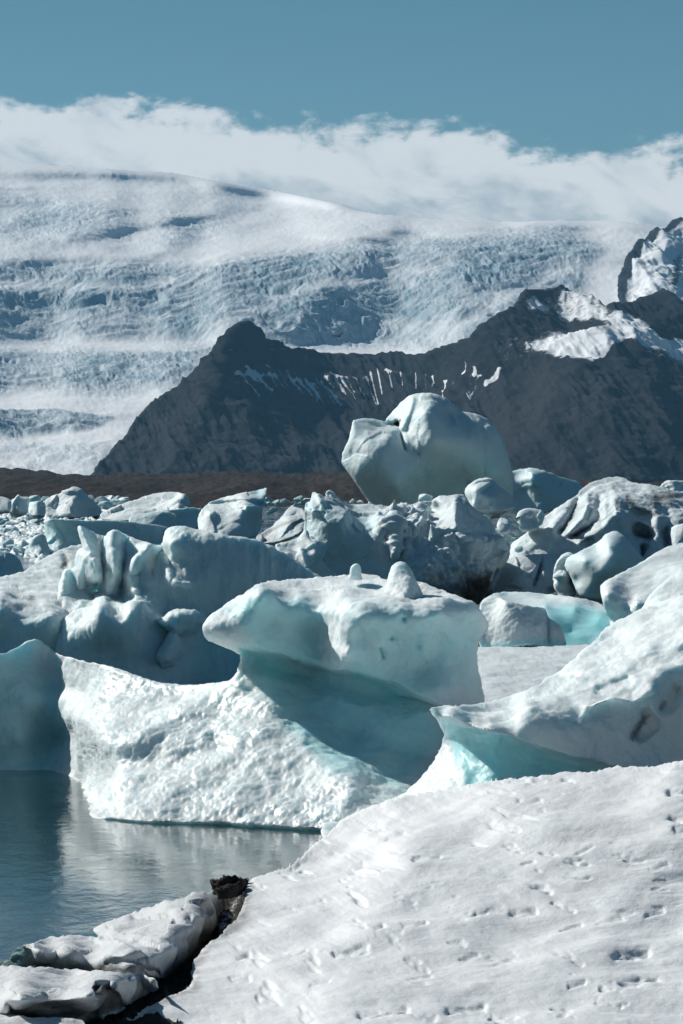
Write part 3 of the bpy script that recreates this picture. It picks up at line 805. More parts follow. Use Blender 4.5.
def snow_bank():
    D = 48
    ol = [(1040, 748), (720, 755), (683, 760), (665, 764), (646, 766), (611, 766), (593, 773), (571, 771), (550, 775), (526, 777), (491, 780), (465, 786), (442, 791), (415, 795), (401, 797), (380, 805), (356, 812), (338, 824), (322, 838),
          (305, 853), (290, 865), (275, 870), (258, 876), (244, 884), (246, 897), (240, 915), (228, 927), (215, 940), (200, 953), (190, 966), (194, 985), (180, 993), (165, 1000), (145, 1012), (107, 1026), (90, 1090), (1040, 1090)]
    ctrl = [(1040, 748, 3.5), (683, 760, 3.0), (600, 772, 3.4), (500, 780, 4.0), (415, 795, 5.0), (356, 812, 5.4), (322, 838, 4.6), (290, 865, 3.3), (244, 884, 2.6), (240, 915, 0.9), (215, 940, -0.2), (190, 966, -1.6), (165, 1000, -3.6), (107, 1026, -4.8),
            (90, 1090, -10.6), (400, 1090, -10.4), (1040, 1090, -10.2), (683, 900, -1.2), (683, 1000, -5.0), (500, 900, -0.4), (500, 1000, -4.9), (350, 900, 0.6), (350, 1000, -4.8), (400, 840, 2.6), (550, 830, 1.4), (683, 820, 1.0), (250, 980, -2.8), (280, 920, 0.2)]
    pits = []
    def pit(x, y, w, a, dx=0, dy=0):
        pits.append(('s', [(x - dx, y - dy), (x + dx, y + dy)] if dx or dy else [(x, y)], w * 0.75, a * 0.75))
    for x, y, w, a, dx, dy in [(680, 795, 5, 0.75, 8, 1), (682, 824, 4, 0.5, 10, 2), (683, 836, 4, 0.4, 6, 0), (541, 888, 4, 0.5, 6, 1), (523, 913, 3.5, 0.42, 11, -2), (480, 917, 3, 0.3, 5, 0), (414, 927, 3.5, 0.4, 12, -2), (378, 931, 3, 0.3, 3, -2),
                               (352, 951, 4, 0.5, 16, -4), (630, 956, 4.5, 0.55, 16, -4), (640, 983, 4.5, 0.5, 18, -2), (384, 1013, 4.5, 0.55, 22, -4), (466, 1006, 4, 0.4, 18, -2), (660, 868, 3, 0.3, 8, -2), 
                               (427, 860, 3.5, 0.35, 12, -2), (375, 828, 3, 0.35, 5, -1), (395, 836, 3, 0.25, 7, -3), (585, 850, 3, 0.25, 8, -3), (530, 865, 3, 0.22, 5, -2), (359, 866, 3, 0.25, 4, -3), (530, 803, 3, 0.25, 10, -2), 
                               (562, 905, 3, 0.3, 10, 3), (570, 923, 3, 0.3, 9, -2), (610, 920, 3, 0.25, 12, -2), (655, 912, 3, 0.25, 8, -2), (575, 985, 3, 0.25, 8, -2), (610, 1003, 3, 0.3, 12, 2), (240, 980, 3, 0.3, 8, -1), (300, 955, 3, 0.2, 6, -2),
                               (243, 956, 3, 0.3, 5, -2), (320, 985, 3, 0.2, 8, -2), (420, 975, 3, 0.15, 10, -2), (470, 955, 3, 0.2, 8, -2)]:
        pit(x, y, w, a * 0.75, dx, dy)
    def crust(Q, P):
        m = P / np.array([0.75, 1, 0.13]); m[:, 1] = 0
        e = P / np.array([0.42, 1, 0.085]); e[:, 1] = 3.3
        dents = sstep(0.30, 0.75, fbm(e, 3)) * sstep(-0.25, 0.45, fbm(P / np.array([2.6, 9, 0.9]) + 4.4, 2))
        W = Q + np.stack([3.5 * fbm(P * 2.2, 3), 2.2 * fbm(P * 4.0 + 9, 3)], 1)
        return 0.020 * fbm(m, 4) - 0.04 * dents - 0.26 * layer(W, pits) * (0.6 + 0.5 * fbm(P * 5.0 + 2, 2))
    o = relief('snow_bank_terrain', ol, D, ctrl, [('s', [(430, 840), (380, 900), (330, 1000)], 26, -0.15)],
               step=0.8, edge=(7, 0.8), thick=10, smooth=1, jitter=1.6, c=14, mat=SNOW, seed=12, noise=((0.10, 1.6, 'g'), (0.02, 0.5, 'g')),
               post=crust,
               dirt=[('s', [(246, 884), (240, 915), (212, 942), (192, 966), (194, 990), (150, 1012)], 9, 0.55), ('s', [(260, 905), (235, 940)], 12, 0.3), ('s', [(330, 838), (300, 862)], 4, 0.15)])
    tag(o, 'bright pitted snow bank filling the lower right foreground', None, None, 'structure')
    # mud in the gap
    mud = relief('shore_mud_terrain', [(214, 884), (250, 880), (262, 900), (250, 930), (210, 970), (205, 1000), (150, 1040), (60, 1060), (60, 1020), (130, 1000), (165, 975), (200, 940), (222, 912)], 46,
                 [(x, y, Yw(y, z) - 46) for x, y, z in [(230, 882, .35), (250, 920, .25), (205, 940, .06), (187, 982, -.03), (150, 1010, .05), (100, 1040, .05), (225, 960, .1), (190, 955, .06), (165, 985, .05), (210, 1000, .08)]], step=1.2, edge=(3, 0.5), thick=1.0, smooth=1, jitter=1.5, c=14, mat=MUD, seed=14, blue=[('s', [(238, 890), (232, 912), (222, 930)], 12, 0.42)], noise=((0.12, 0.4, 'f'), (0.05, 0.14, 'f')))
    tag(mud, 'dark wet mud between the snow bank and the ice slabs', None, None, 'structure')


snow_bank()


def shore_slabs():
    def zc(L, D): return [(x, y, Yw(y, z) - D) for x, y, z in L]
    nz = ((0.07, 0.8, 'g'), (0.022, 0.4, 'g'))
    o = relief('ice_slab', [(91, 929), (115, 919), (152, 906), (175, 899), (190, 894), (207, 891), (219, 897), (226, 912), (213, 932), (202, 944), (186, 960), (168, 978), (150, 976), (135, 965), (101, 938)], 49,
               zc([(91, 930, .12), (120, 918, .3), (150, 907, .42), (207, 891, .55), (222, 905, .25), (150, 930, .5), (190, 910, .6), (198, 922, .55), (205, 940, .08), (170, 948, .5), (186, 960, .1), (168, 978, .08), (135, 958, .5), (110, 934, .35), (218, 928, .08)], 49), step=0.9, edge=(5, 1.0), thick=0.8, smooth=1, jitter=1.8, mat=SNOW_GREY, seed=21, noise=nz,
               sculpt=[('s', [(135, 920), (168, 916)], 5, 0.5), ('s', [(190, 920), (200, 925)], 5, 0.5), ('s', [(105, 937), (160, 945), (185, 940)], 5, 0.3)],
               dirt=[('s', [(222, 900), (214, 930), (190, 958), (170, 978)], 10, 1.0), ('s', [(138, 920), (165, 916)], 5, 0.25), ('s', [(192, 920), (178, 940)], 6, 0.3)])  # mud stains, and the slab's shaded right side painted dark
    tag(o, 'long snow topped ice slab slanting to the mud, nearest the water', 'ice slab', 'ice slabs along the shore')
    o = relief('ice_slab', [(13, 954), (15, 949), (30, 943), (46, 938), (76, 936), (101, 936), (130, 944), (150, 957), (164, 974), (150, 983), (107, 974), (68, 968), (38, 964), (-20, 968), (-20, 960), (10, 962)], 48,
               zc([(13, 954, .3), (14, 962, .03), (46, 939, .34), (76, 937, .36), (101, 937, .4), (150, 956, .5), (164, 976, .2), (107, 974, .25), (150, 982, .1), (40, 957, .45), (40, 965, .12), (-20, 962, .4), (-20, 968, .1), (70, 950, .45), (110, 955, .52), (130, 970, .45)], 48), step=0.9, edge=(5, 1.0), thick=0.8, smooth=1, jitter=1.8, mat=SNOW_GREY, seed=22, noise=nz,
               sculpt=[('s', [(110, 963), (140, 960)], 5, 0.4), ('s', [(20, 954), (40, 955)], 4, 0.3)],
               blue=[('s', [(18, 955), (36, 955)], 5, 0.3)], dirt=[('s', [(100, 967), (150, 968), (165, 976)], 6, 0.8), ('s', [(0, 966), (50, 966)], 4, 0.6)])  # muddy patches, plus shade painted along the slab's lower front
    tag(o, 'middle ice slab with a greenish icy corner over the water', 'ice slab', 'ice slabs along the shore')
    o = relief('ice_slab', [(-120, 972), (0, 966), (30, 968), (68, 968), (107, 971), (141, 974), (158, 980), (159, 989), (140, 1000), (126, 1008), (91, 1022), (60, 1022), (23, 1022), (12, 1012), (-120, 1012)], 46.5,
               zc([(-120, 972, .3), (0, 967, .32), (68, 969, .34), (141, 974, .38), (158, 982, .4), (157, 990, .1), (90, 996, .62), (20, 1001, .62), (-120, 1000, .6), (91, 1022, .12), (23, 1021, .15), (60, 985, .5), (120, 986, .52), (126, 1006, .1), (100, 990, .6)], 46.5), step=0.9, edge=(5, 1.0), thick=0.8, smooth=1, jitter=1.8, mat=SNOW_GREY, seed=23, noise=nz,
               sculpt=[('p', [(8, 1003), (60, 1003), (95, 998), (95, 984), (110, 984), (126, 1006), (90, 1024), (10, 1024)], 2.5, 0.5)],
               dirt=[('p', [(95, 985), (112, 985), (125, 1004), (95, 1020)], 4, 0.9), ('s', [(20, 1014), (90, 1014)], 6, 0.7), ('s', [(0, 982), (40, 982)], 5, 0.3)])  # mud, and shade of the undercut front put into the colour
    tag(o, 'lowest ice slab with a dark undercut front in the bottom left corner', 'ice slab', 'ice slabs along the shore')
    o = relief('ice_slab', [(-120, 1000), (0, 1008), (15, 1014), (35, 1020), (60, 1018), (90, 1022), (95, 1050), (-120, 1050)], 44.5, zc([(-120, 1003, .35), (90, 1024, .3), (0, 1045, .5), (90, 1045, .5), (30, 1021, .35)], 44.5), step=1.0, edge=(4, 1.0), thick=0.8, smooth=1, jitter=1.6, mat=SNOW_GREY, seed=24, noise=nz)
    tag(o, 'sliver of white ice slab cut off by the bottom left edge', 'ice slab', 'ice slabs along the shore')
    o = relief('mud_lump', [(212, 887), (217, 882), (232, 882), (245, 881), (248, 888), (240, 894), (228, 898), (218, 897)], 50.4, [(212, 887, 0.4), (245, 882, 0.6), (228, 897, -0.4), (230, 888, -0.2)], step=0.7, edge=(4, 1), thick=0.5, smooth=1, jitter=1.2, mat=MUD, seed=25, blue=[('s', [(216, 884), (242, 883)], 4, 0.5)], noise=((0.09, 0.22, 'r'), (0.03, 0.08, 'f')))
    tag(o, 'dark muddy lump at the end of the upper ice slab', 'mud lump')


shore_slabs()


def berg_sail():
    D = 114
    ol = [(45, 690), (58, 640), (56, 600), (61, 580), (64, 570), (70, 567), (75, 569), (75, 558), (78, 550), (83, 547), (79, 536), (77, 529), (80, 525), (86, 527), (93, 531), (100, 535), (106, 537), (109, 532), (115, 530), (123, 534), (132, 538),
          (142, 541), (151, 544), (158, 546), (162, 545), (164, 536), (167, 529.5), (171, 527), (179, 526), (190, 528), (200, 530), (222, 535), (236, 536.5), (250, 538), (264, 543), (283, 552), (302, 565), (320, 577), (345, 590), (345, 710), (170, 715), (60, 700)]
    ctrl = [(66, 625, -1.6), (64, 655, -2.2), (68, 690, -3), (110, 690, -3.2), (170, 710, -3.6), (250, 710, -3), (340, 705, -2.5), (72, 622, -1.9), (90, 615, -2.2), (100, 607, -2.3), (130, 608, -2.3), (100, 650, -2.8), (140, 650, -2.6),
            (110, 602, 0.6), (125, 602, 0.8), (95, 602, 1.2), (64, 570, 2.6), (64, 600, 1.2), (80, 526, 3.2), (82, 560, 2.0), (98, 545, 2.4), (98, 575, 1.6), (115, 531, 2.8), (118, 560, 1.6), (142, 542, 2.2), (140, 565, 1.0), (158, 546, 1.9), (150, 575, 0.6),
            (137, 590, 0.6), (148, 610, -1.0), (165, 600, 0.3), (155, 640, -1.8), (162, 548, 2.3), (166, 530, 2.6), (172, 545, 0.6), (170, 565, 1.0), (178, 580, 0.0), (190, 530, 2.0), (195, 560, 0.7), (215, 545, 1.2), (250, 540, 1.8), (250, 570, 1.1), (302, 567, 1.8), (340, 588, 1.6), (220, 610, 0.6), (280, 610, 0.9), (200, 590, 0.3),
            (215, 660, -0.4), (190, 675, -0.8), (240, 660, -0.4), (320, 640, -1)]
    horns = [('s', [(81, 527), (90, 550), (93, 575)], 6, -0.75), ('s', [(104, 540), (101, 575), (98, 590)], 3.5, 0.35), ('s', [(84, 556), (80, 585)], 3.5, -0.35), ('s', [(114, 533), (112, 545), (116, 570), (112, 590)], 5.5, -0.8),
             ('s', [(128, 540), (124, 560), (122, 585)], 3.5, 0.3), ('s', [(150, 546), (136, 560), (131, 575), (134, 590)], 5, -0.7), ('s', [(95, 560), (100, 580)], 2, -0.4), ('s', [(158, 552), (152, 575)], 4, 0.3), ('s', [(66, 572), (63, 592)], 3.5, -0.3),
             ('s', [(163, 555), (170, 580)], 3, -0.35), ('s', [(176, 583), (188, 586)], 3.5, -0.3)]
    knob = [('p', [(162, 622), (170, 613), (182, 610), (200, 612), (206, 622), (190, 630), (176, 634), (180, 650), (172, 662), (164, 664), (160, 656), (168, 640), (172, 630)], 4, -1.3), ('s', [(182, 618), (205, 620)], 5, -0.2)]
    o = relief('iceberg', ol, D, ctrl, horns + knob, step=0.8, edge=(3, 1.1), thick=0.9, smooth=1, jitter=0.7, c=4, mat=ICE_CLEAR, seed=31,
               noise=((0.06, 1.4, 'f'), (0.04, 0.5, 'f'), (0.05, 0.55, 'v'), (0.015, 0.2, 'f')), blue0=0.0,
               blue=[('p', [(165, 540), (250, 545), (310, 575), (310, 690), (200, 690), (170, 600)], 14, 0.04), ('p', [(200, 625), (245, 625), (245, 690), (190, 690)], 8, 0.25), ('s', [(240, 640), (240, 680)], 10, 0.2)],
               scal=[('p', [(80, 590), (140, 590), (135, 606), (85, 606)], 4, 0.5)])
    tag(o, 'pale iceberg with fluted horns beside a smooth wave shaped fin', 'iceberg')
    D = 115
    o = relief('iceberg', [(-140, 592), (-10, 581), (0, 577), (12, 575), (24, 571), (38, 561), (57, 551), (76, 544), (95, 548), (104, 590), (102, 606), (93, 611), (80, 616), (70, 621), (68, 660), (60, 695), (-140, 700)], D,
               [(-140, 592, 3), (0, 578, 4.5), (24, 571, 6.5), (38, 562, 9), (76, 545, 14), (95, 548, 14), (100, 600, 0.2), (93, 610, -0.6), (70, 621, -1.8), (67, 650, -2.4), (0, 596, -1.2), (17, 604, -1.4), (40, 610, -2.0), (50, 608, -1.9), (63, 611, -1.8), (-140, 600, -1),
                (0, 640, -2.4), (30, 650, -2.8), (-140, 690, -3.4), (60, 690, -3), (58, 597, 0.6), (75, 600, 0.2), (40, 590, 2), (20, 590, 1.8), (60, 570, 7), (68, 640, -2.6)], step=0.9, edge=(4, 1.0), thick=3, smooth=1, jitter=1.0, c=7, mat=ICE, seed=33,
               noise=((0.10, 1.2, 'f'), (0.03, 0.3, 'f')), sculpt=[('s', [(62, 600), (80, 606), (92, 608)], 4, 0.4), ('s', [(64, 557), (67, 565)], 3, 0.5)], dirt=[('s', [(64, 556), (68, 562), (62, 566)], 3, 0.75), ('s', [(28, 600), (34, 597)], 2.5, 0.6), ('s', [(18, 592), (24, 590)], 2, 0.4)],
               blue=[('p', [(-140, 600), (40, 612), (66, 620), (66, 690), (-140, 690)], 6, 0.3)])
    tag(o, 'low iceberg with a smooth snow ramp on top, left of the fluted berg', 'iceberg')


berg_sail()


def berg_ball():
    D = 190
    ol = [(342.5, 464), (341.5, 456), (345, 447), (349.5, 438), (351, 428), (352, 421), (356, 419), (364, 418), (372, 418.5), (380, 420), (385, 422), (387, 418), (393, 411), (399, 404), (405, 399), (411, 395), (419, 393), (433, 393.5), (442, 397), (450, 400),
          (454, 405), (457, 406), (459, 410), (461, 411.5), (470, 412), (480, 415), (489, 419), (497, 429), (502, 438), (506, 448), (511, 467), (513, 480), (513, 500), (500, 520), (380, 520), (372, 506), (360, 488), (349, 471)]
    ctrl = [(343, 460, 0.1), (352, 421, 0.8), (372, 419, 1.8), (387, 419, 3.2), (411, 396, 3.4), (433, 394, 3.0), (460, 411, 2.6), (489, 419, 2.6), (511, 467, 2.4), (513, 500, 2.2), (372, 506, 0.5), (500, 518, 2.4), (430, 520, 2.0),
            (365, 440, -0.8), (362, 470, -1.3), (385, 465, -1.9), (395, 485, -1.7), (390, 435, -0.3), (402, 432, 1.0), (410, 450, -0.4), (430, 440, -0.9), (425, 410, 0.3), (455, 440, -0.3), (480, 440, 0.7), (500, 470, 1.0), (430, 480, 0.4), (460, 480, 1.0), (415, 490, 0.2), (375, 485, -0.7)]
    o = relief('iceberg', ol, D, ctrl, [('s', [(397, 422), (400, 430), (402, 440), (405, 449)], 2.2, 0.7), ('s', [(388, 424), (398, 425)], 3, 0.8), ('s', [(413, 400), (409, 415), (403, 428)], 3.0, -0.5), ('s', [(413, 451), (418, 453)], 2.5, 0.15),
                                          ('s', [(482, 422), (485, 450), (483, 480)], 2.5, 0.10), ('s', [(457, 415), (464, 440), (461, 470)], 2.5, 0.06)], step=0.7, edge=(5, 1.0), thick=5, smooth=1, jitter=0.6, c=8, mat=ICE_CLEAR, seed=41,
               noise=((0.10, 3.2, 'f'), (0.04, 0.8, 'f'), (0.04, 1.2, 'v'), (0.09, 2.6, 'k')), dirt=[('s', [(391, 425.5), (397, 424), (401, 421)], 2.0, 0.9), ('s', [(402, 432), (404, 444)], 1.8, 0.4)],
               blue=[('p', [(395, 470), (440, 455), (500, 450), (511, 500), (400, 505)], 14, 0.30)], blue0=0.05)
    tag(o, 'tall rounded iceberg with a cleft top standing out against the dark mountain', 'iceberg')


berg_ball()


def mid_bergs():
    D = 163
    ol = [(303, 540), (304.5, 520), (304.7, 504), (308, 501.5), (310.5, 501), (311, 493), (313, 491.5), (319, 494), (326, 497.5), (325, 492), (330, 489), (335, 494), (341, 501), (354, 504.5), (372, 505), (398, 506), (420, 507), (431, 507), (432, 500), (436, 497), (440.5, 495), (459, 494), (464, 494.5),
          (471, 505), (481, 513), (488, 519), (494, 526), (497, 536), (510, 543), (510, 556), (502, 562), (490, 575), (488, 596), (460, 612), (400, 622), (320, 612), (300, 575)]
    ctrl = [(304, 520, 1.5), (309, 503, 1.2), (312, 510, -0.6), (313, 560, -1.2), (345, 515, -0.6), (345, 560, -1.3), (380, 530, -1.0), (380, 565, -1.8), (330, 490, 3), (354, 505, 4), (398, 506, 6), (431, 508, 6), (385, 518, 1.0), (400, 515, 2.2), (420, 515, 2.8), (405, 535, -0.2), (395, 528, 0.2),
            (420, 535, 0.2), (435, 503, 3.0), (440, 518, 1.2), (432, 522, 2), (460, 495, 2.6), (456, 512, 0.3), (458, 530, -0.6), (475, 515, 1.6), (470, 540, -0.6), (495, 530, 2.0), (508, 548, 1.8), (490, 560, 0.6), (450, 560, -1.8), (420, 570, -2.2), (470, 570, -1.2), (485, 590, -0.6), (450, 605, -2.8), (330, 605, -2.2), (400, 615, -3)]
    o = relief('iceberg', ol, D, ctrl, [('s', [(308, 505), (307, 540)], 2.2, 0.5), ('s', [(318, 496), (322, 504)], 3, -0.6), ('s', [(394, 522), (396, 545), (394, 556)], 3.0, -0.9), ('s', [(456, 498), (455, 520), (465, 545)], 4, -0.4)], step=0.7, edge=(2, 0.9), thick=5, smooth=1, jitter=1.0, c=3, mat=ICE_DIRTY, seed=51,
               noise=((0.10, 2.0, 'f'), (0.04, 0.6, 'f'), (0.10, 1.3, 'k')), rubble=([('p', [(375, 520), (400, 508), (430, 512), (440, 525), (460, 540), (500, 535), (510, 560), (480, 600), (400, 610), (400, 560), (385, 540)], 8, 1.0)], ((1.3, 0.5), (0.6, 0.42), (0.3, 0.22))),
               dirt=[('s', [(470, 590), (480, 585)], 12, 0.9), ('s', [(420, 590), (470, 570)], 16, 0.35), ('s', [(322, 570), (330, 550)], 8, 0.25), ('s', [(440, 600), (480, 600)], 14, 0.7)], blue=[('p', [(304, 500), (345, 503), (380, 520), (385, 570), (310, 570)], 6, 0.2)])
    tag(o, 'broad blocky iceberg covered with broken ice rubble in the middle of the pack', 'iceberg')
    nz = ((0.05, 1.5, 'f'), (0.02, 0.4, 'f'), (0.13, 1.2, 'k'))

    def b(label, ol, D, ctrl=(), sculpt=(), mat=ICE, nm='iceberg', cat='iceberg', **kw):
        kw.setdefault('edge', (2.0, 0.9)); kw.setdefault('thick', 3.0); kw.setdefault('step', 0.7); kw.setdefault('smooth', 1); kw.setdefault('jitter', 0.8); kw.setdefault('noise', nz)
        o = relief(nm, ol, D, ctrl, sculpt, mat=mat, c=kw.pop('c', 2.5), **kw)
        tag(o, label, cat); return o
    b('long wedge shaped iceberg with a sunlit kink right of the tall rounded berg', [(488, 476), (500, 473), (522, 468.5), (534, 468), (547, 472), (566, 478), (584, 484.5), (580, 495), (560, 512), (500, 515)], 225,
      [(490, 475, 1), (522, 469, 1.5), (524, 490, 0.6), (531, 478, -0.6), (534, 469, 1.2), (584, 485, 2.5), (560, 500, -0.4), (545, 490, -0.4), (505, 500, 0.4), (500, 514, 0)], seed=61, mat=ICE_CLEAR, blue0=0.12)
    b('small faceted white ice block perched beside the rubble covered berg', [(464, 490), (470, 483), (484.5, 477), (490, 478), (503, 488), (516.5, 500.5), (515, 508), (493, 511), (475, 510), (468, 500)], 170,
      [(464, 490, 1.0), (484, 478, 1.2), (516, 501, 1.2), (476, 490, -0.2), (490, 498, -0.6), (493, 509, -0.5), (470, 500, 0.5)], seed=62, step=0.6, edge=(1.6, 0.8), jitter=0.3, c=2, noise=((0.02, 0.6, 'f'), (0.30, 1.3, 'k')))
    b('rounded ice lump left of the ash streaked berg', [(516, 520), (518, 512), (524, 508), (533, 507.5), (543, 511), (545, 520), (535, 529), (520, 530)], 176, seed=63, step=0.6, edge=(3, 1.0), noise=((0.03, 0.6, 'f'), (0.22, 0.9, 'k')), ctrl=[(517, 515, 0.3), (540, 511, 0.3), (530, 528, -0.3)])
    b('small pale ice lump below the faceted block', [(497, 528), (498, 521), (503, 517), (508, 517.5), (511, 523), (510, 531), (500, 532)], 168, seed=64, step=0.6, edge=(3, 1.0), noise=((0.02, 0.4, 'f'), (0.15, 0.6, 'k')), ctrl=[(497, 525, 0.2), (510, 525, 0.2), (503, 531, -0.2)])
    # ash streaked berg
    D = 178
    ol = [(506, 556), (509, 545), (525, 534), (536, 525), (547, 515), (560, 506), (575, 497), (581, 489), (586, 484.5), (596, 480), (607, 476.6), (617, 476.5), (625, 478), (632, 483), (642, 484), (653, 485), (668, 489), (683, 493), (800, 504), (800, 600), (620, 605), (560, 590), (510, 570)]
    ctrl = [(509, 546, 0.5), (547, 516, 2.2), (586, 485, 5), (612, 477, 6), (632, 483, 5), (683, 493, 4), (800, 505, 4), (520, 555, -2), (560, 560, -2.2), (545, 535, -0.4), (570, 520, 0.2), (600, 500, 1.6), (590, 530, -1.2), (630, 500, 0.6), (660, 510, 0), (660, 540, -1.4), (690, 520, 0), (620, 560, -2.6), (800, 590, -3), (560, 590, -3), (640, 530, -0.8)]
    folds = [('s', [(578, 502), (572, 515), (566, 525), (560, 532)], 4, 1.3), ('s', [(588, 494), (586, 508), (582, 520), (572, 530)], 3.4, -0.8), ('s', [(600, 498), (598, 515), (590, 528), (576, 535)], 4, 1.2), ('s', [(614, 500), (616, 515), (604, 530), (580, 540)], 4, -0.9),
             ('s', [(612, 488), (620, 500), (622, 520)], 4, -0.5), ('s', [(630, 500), (640, 512), (648, 516)], 6, 0.9), ('s', [(560, 540), (575, 536), (590, 540)], 3.5, 0.8), ('s', [(640, 530), (648, 535)], 6, 1.2), ('s', [(645, 548), (642, 555)], 5, 1.3),
             ('s', [(545, 545), (530, 552)], 4, 0.5), ('s', [(660, 500), (668, 520), (668, 545)], 6, 0.7), ('s', [(655, 540), (658, 555)], 6, -0.8), ('s', [(565, 510), (550, 530)], 4, -0.5)]
    folds = [(q[0], q[1], q[2], q[3] * 0.6) for q in folds]
    b('large ash streaked iceberg with deep rounded folds on the right', ol, D, ctrl, folds, mat=ICE_DIRTY, seed=65, thick=6, c=7, noise=((0.2, 2.4, 'f'), (0.06, 0.6, 'f')),
      dirt=[('s', [(576, 506), (570, 520), (562, 531)], 3.2, 0.8), ('s', [(598, 520), (585, 530), (570, 536)], 3.2, 0.75), ('s', [(628, 500), (640, 510), (655, 514)], 4, 0.7), ('s', [(655, 500), (672, 498)], 7, 0.8), ('s', [(640, 532), (650, 536)], 5, 0.85), ('s', [(643, 548), (642, 556)], 4, 0.9), ('s', [(666, 530), (668, 548)], 5, 0.8), ('s', [(520, 556), (560, 560)], 5, 0.4), ('s', [(580, 540), (592, 538)], 3, 0.6)])
    b('grey shadowed ice block below the ash streaked berg', [(484, 580), (490, 568), (511, 557), (535, 554), (554, 554), (564, 557), (562, 575), (556, 595), (511, 600), (484, 602)], 168, [(486, 576, 0.6), (511, 558, 0.6), (554, 555, 0.6), (520, 575, -0.8), (548, 575, -0.6), (511, 598, -1.2), (555, 592, -0.6)],
      [('s', [(542, 560), (538, 575), (534, 585)], 2.5, 0.5)], mat=ICE_DIRTY, seed=66, dirt=[('s', [(541, 565), (537, 580)], 2.5, 0.7), ('s', [(550, 590), (565, 585)], 6, 0.7), ('s', [(490, 600), (484, 590)], 8, 0.8)])
    b('smooth wedge shaped iceberg with a rounded crest in front of the ash streaked berg', [(564.5, 566), (565.5, 560), (568, 557), (582, 550), (596.6, 543), (602, 538), (607, 533), (614, 531), (621, 533), (632, 545), (643, 557), (650, 575), (630, 598), (600, 600), (583, 598), (577, 592), (572, 580)], 158,
      [(565, 563, 1.4), (596, 544, 2.2), (614, 532, 2.2), (643, 557, 2.6), (585, 560, -0.2), (600, 556, 0.0), (608, 545, 0.2), (615, 555, -0.5), (605, 570, -0.9), (590, 585, -0.4), (600, 597, -0.2), (625, 580, 0.4), (577, 580, 0.6)], mat=ICE_CLEAR, seed=67, edge=(4, 1.0), blue0=0.1, noise=((0.05, 2.2, 'f'), (0.01, 0.3, 'f')))
    b('knobbly ice lump tucked against the smooth wedge', [(553, 575), (556, 563), (562, 555), (569, 552), (574, 557), (572, 575), (577, 588), (574, 597), (560, 598), (554, 588)], 160, [(553, 575, 0.8), (569, 553, 0.8), (562, 575, -0.4), (565, 597, -0.4), (575, 580, 0.8)], seed=68, rubble=([('p', [(540, 540), (590, 540), (590, 610), (540, 610)], 3, 1)], ((0.7, 0.3),)), dirt=[('s', [(558, 592), (575, 592)], 4, 0.5)])
    # sunlit bergs at the right edge
    b('sunlit iceberg with a ragged overhanging front edge at the right edge', [(600, 590), (602, 584), (607, 580), (622, 573), (639, 564), (650, 557), (660, 550), (672, 545), (683, 542), (800, 532), (800, 660), (640, 660), (612, 640), (610, 620), (603, 606)], 122,
      [(600, 588, 1.2), (639, 565, 3.6), (683, 543, 6), (800, 533, 7), (607, 592, -0.2), (618, 602, -0.6), (636, 603, -0.9), (650, 590, 0.6), (683, 570, 1.4), (610, 620, 0.4), (640, 650, -1.4), (800, 650, -2), (625, 585, 1.4), (800, 580, 0.6), (632, 600, 0.0)], seed=69, noise=((0.10, 2.2, 'f'), (0.012, 0.4, 'f'), (0.05, 0.4, 'm')), scal=[('p', [(600, 588), (640, 600), (640, 640), (605, 640)], 3, 1.0)], blue=[('p', [(600, 600), (640, 610), (640, 650), (600, 640)], 8, 0.3)])
    b('fluted white ice mound between the sunlit berg and the pointed lip berg', [(636, 618), (643, 606), (650, 595), (660, 585), (671, 577), (683, 570), (800, 556), (800, 670), (650, 660)], 112,
      [(637, 616, 1.5), (671, 577, 3), (800, 557, 4), (660, 605, 0.2), (683, 600, 0), (800, 620, -1), (660, 650, -1.2), (650, 604, 0.8)], seed=70, noise=((0.08, 1.6, 'f'), (0.015, 0.35, 'v')))
    b('small rounded white ice knob above the sunlit berg at the right edge', [(671, 540), (671, 529), (676, 525), (684, 523), (800, 518), (800, 560), (675, 552)], 150, [(671, 532, 0.4), (800, 519, 0.6), (690, 550, -0.4), (682, 530, 0)], seed=71, edge=(5, 1))
    b('crumbly pale ice mound on the horizon at the right edge', [(658, 489), (663, 482), (672, 480), (683, 480), (800, 482), (800, 505), (665, 497)], 420, [(660, 488, 1), (800, 483, 1), (683, 500, -1)], seed=72, mat=ICE_FAR, noise=((0.5, 3, 'f'), (0.3, 1.2, 'f')))
    # turquoise pair and the floe
    b('square shouldered white iceberg in front of the turquoise one', [(478, 650), (479, 607), (483, 601), (489, 598), (498, 596.5), (504, 600), (520, 604), (537, 607), (545, 607), (548, 617), (555, 622), (560.5, 626), (564, 634), (567, 646), (545, 647), (532, 645), (510, 647), (489, 649)], 118,
      [(480, 605, 1.0), (498, 597, 1.6), (504, 602, 0.2), (537, 608, 0.4), (546, 608, 1.4), (541, 625, -0.3), (520, 625, -0.6), (490, 620, 0.2), (530, 645, -0.9), (489, 648, -0.2), (555, 630, 0.2), (566, 645, 0.2)], [('s', [(546, 612), (548, 640)], 3, 0.35)], seed=73,
      blue=[('s', [(480, 648), (530, 643), (566, 645)], 4, 0.7)], noise=((0.05, 1.0, 'f'), (0.02, 0.25, 'f')))
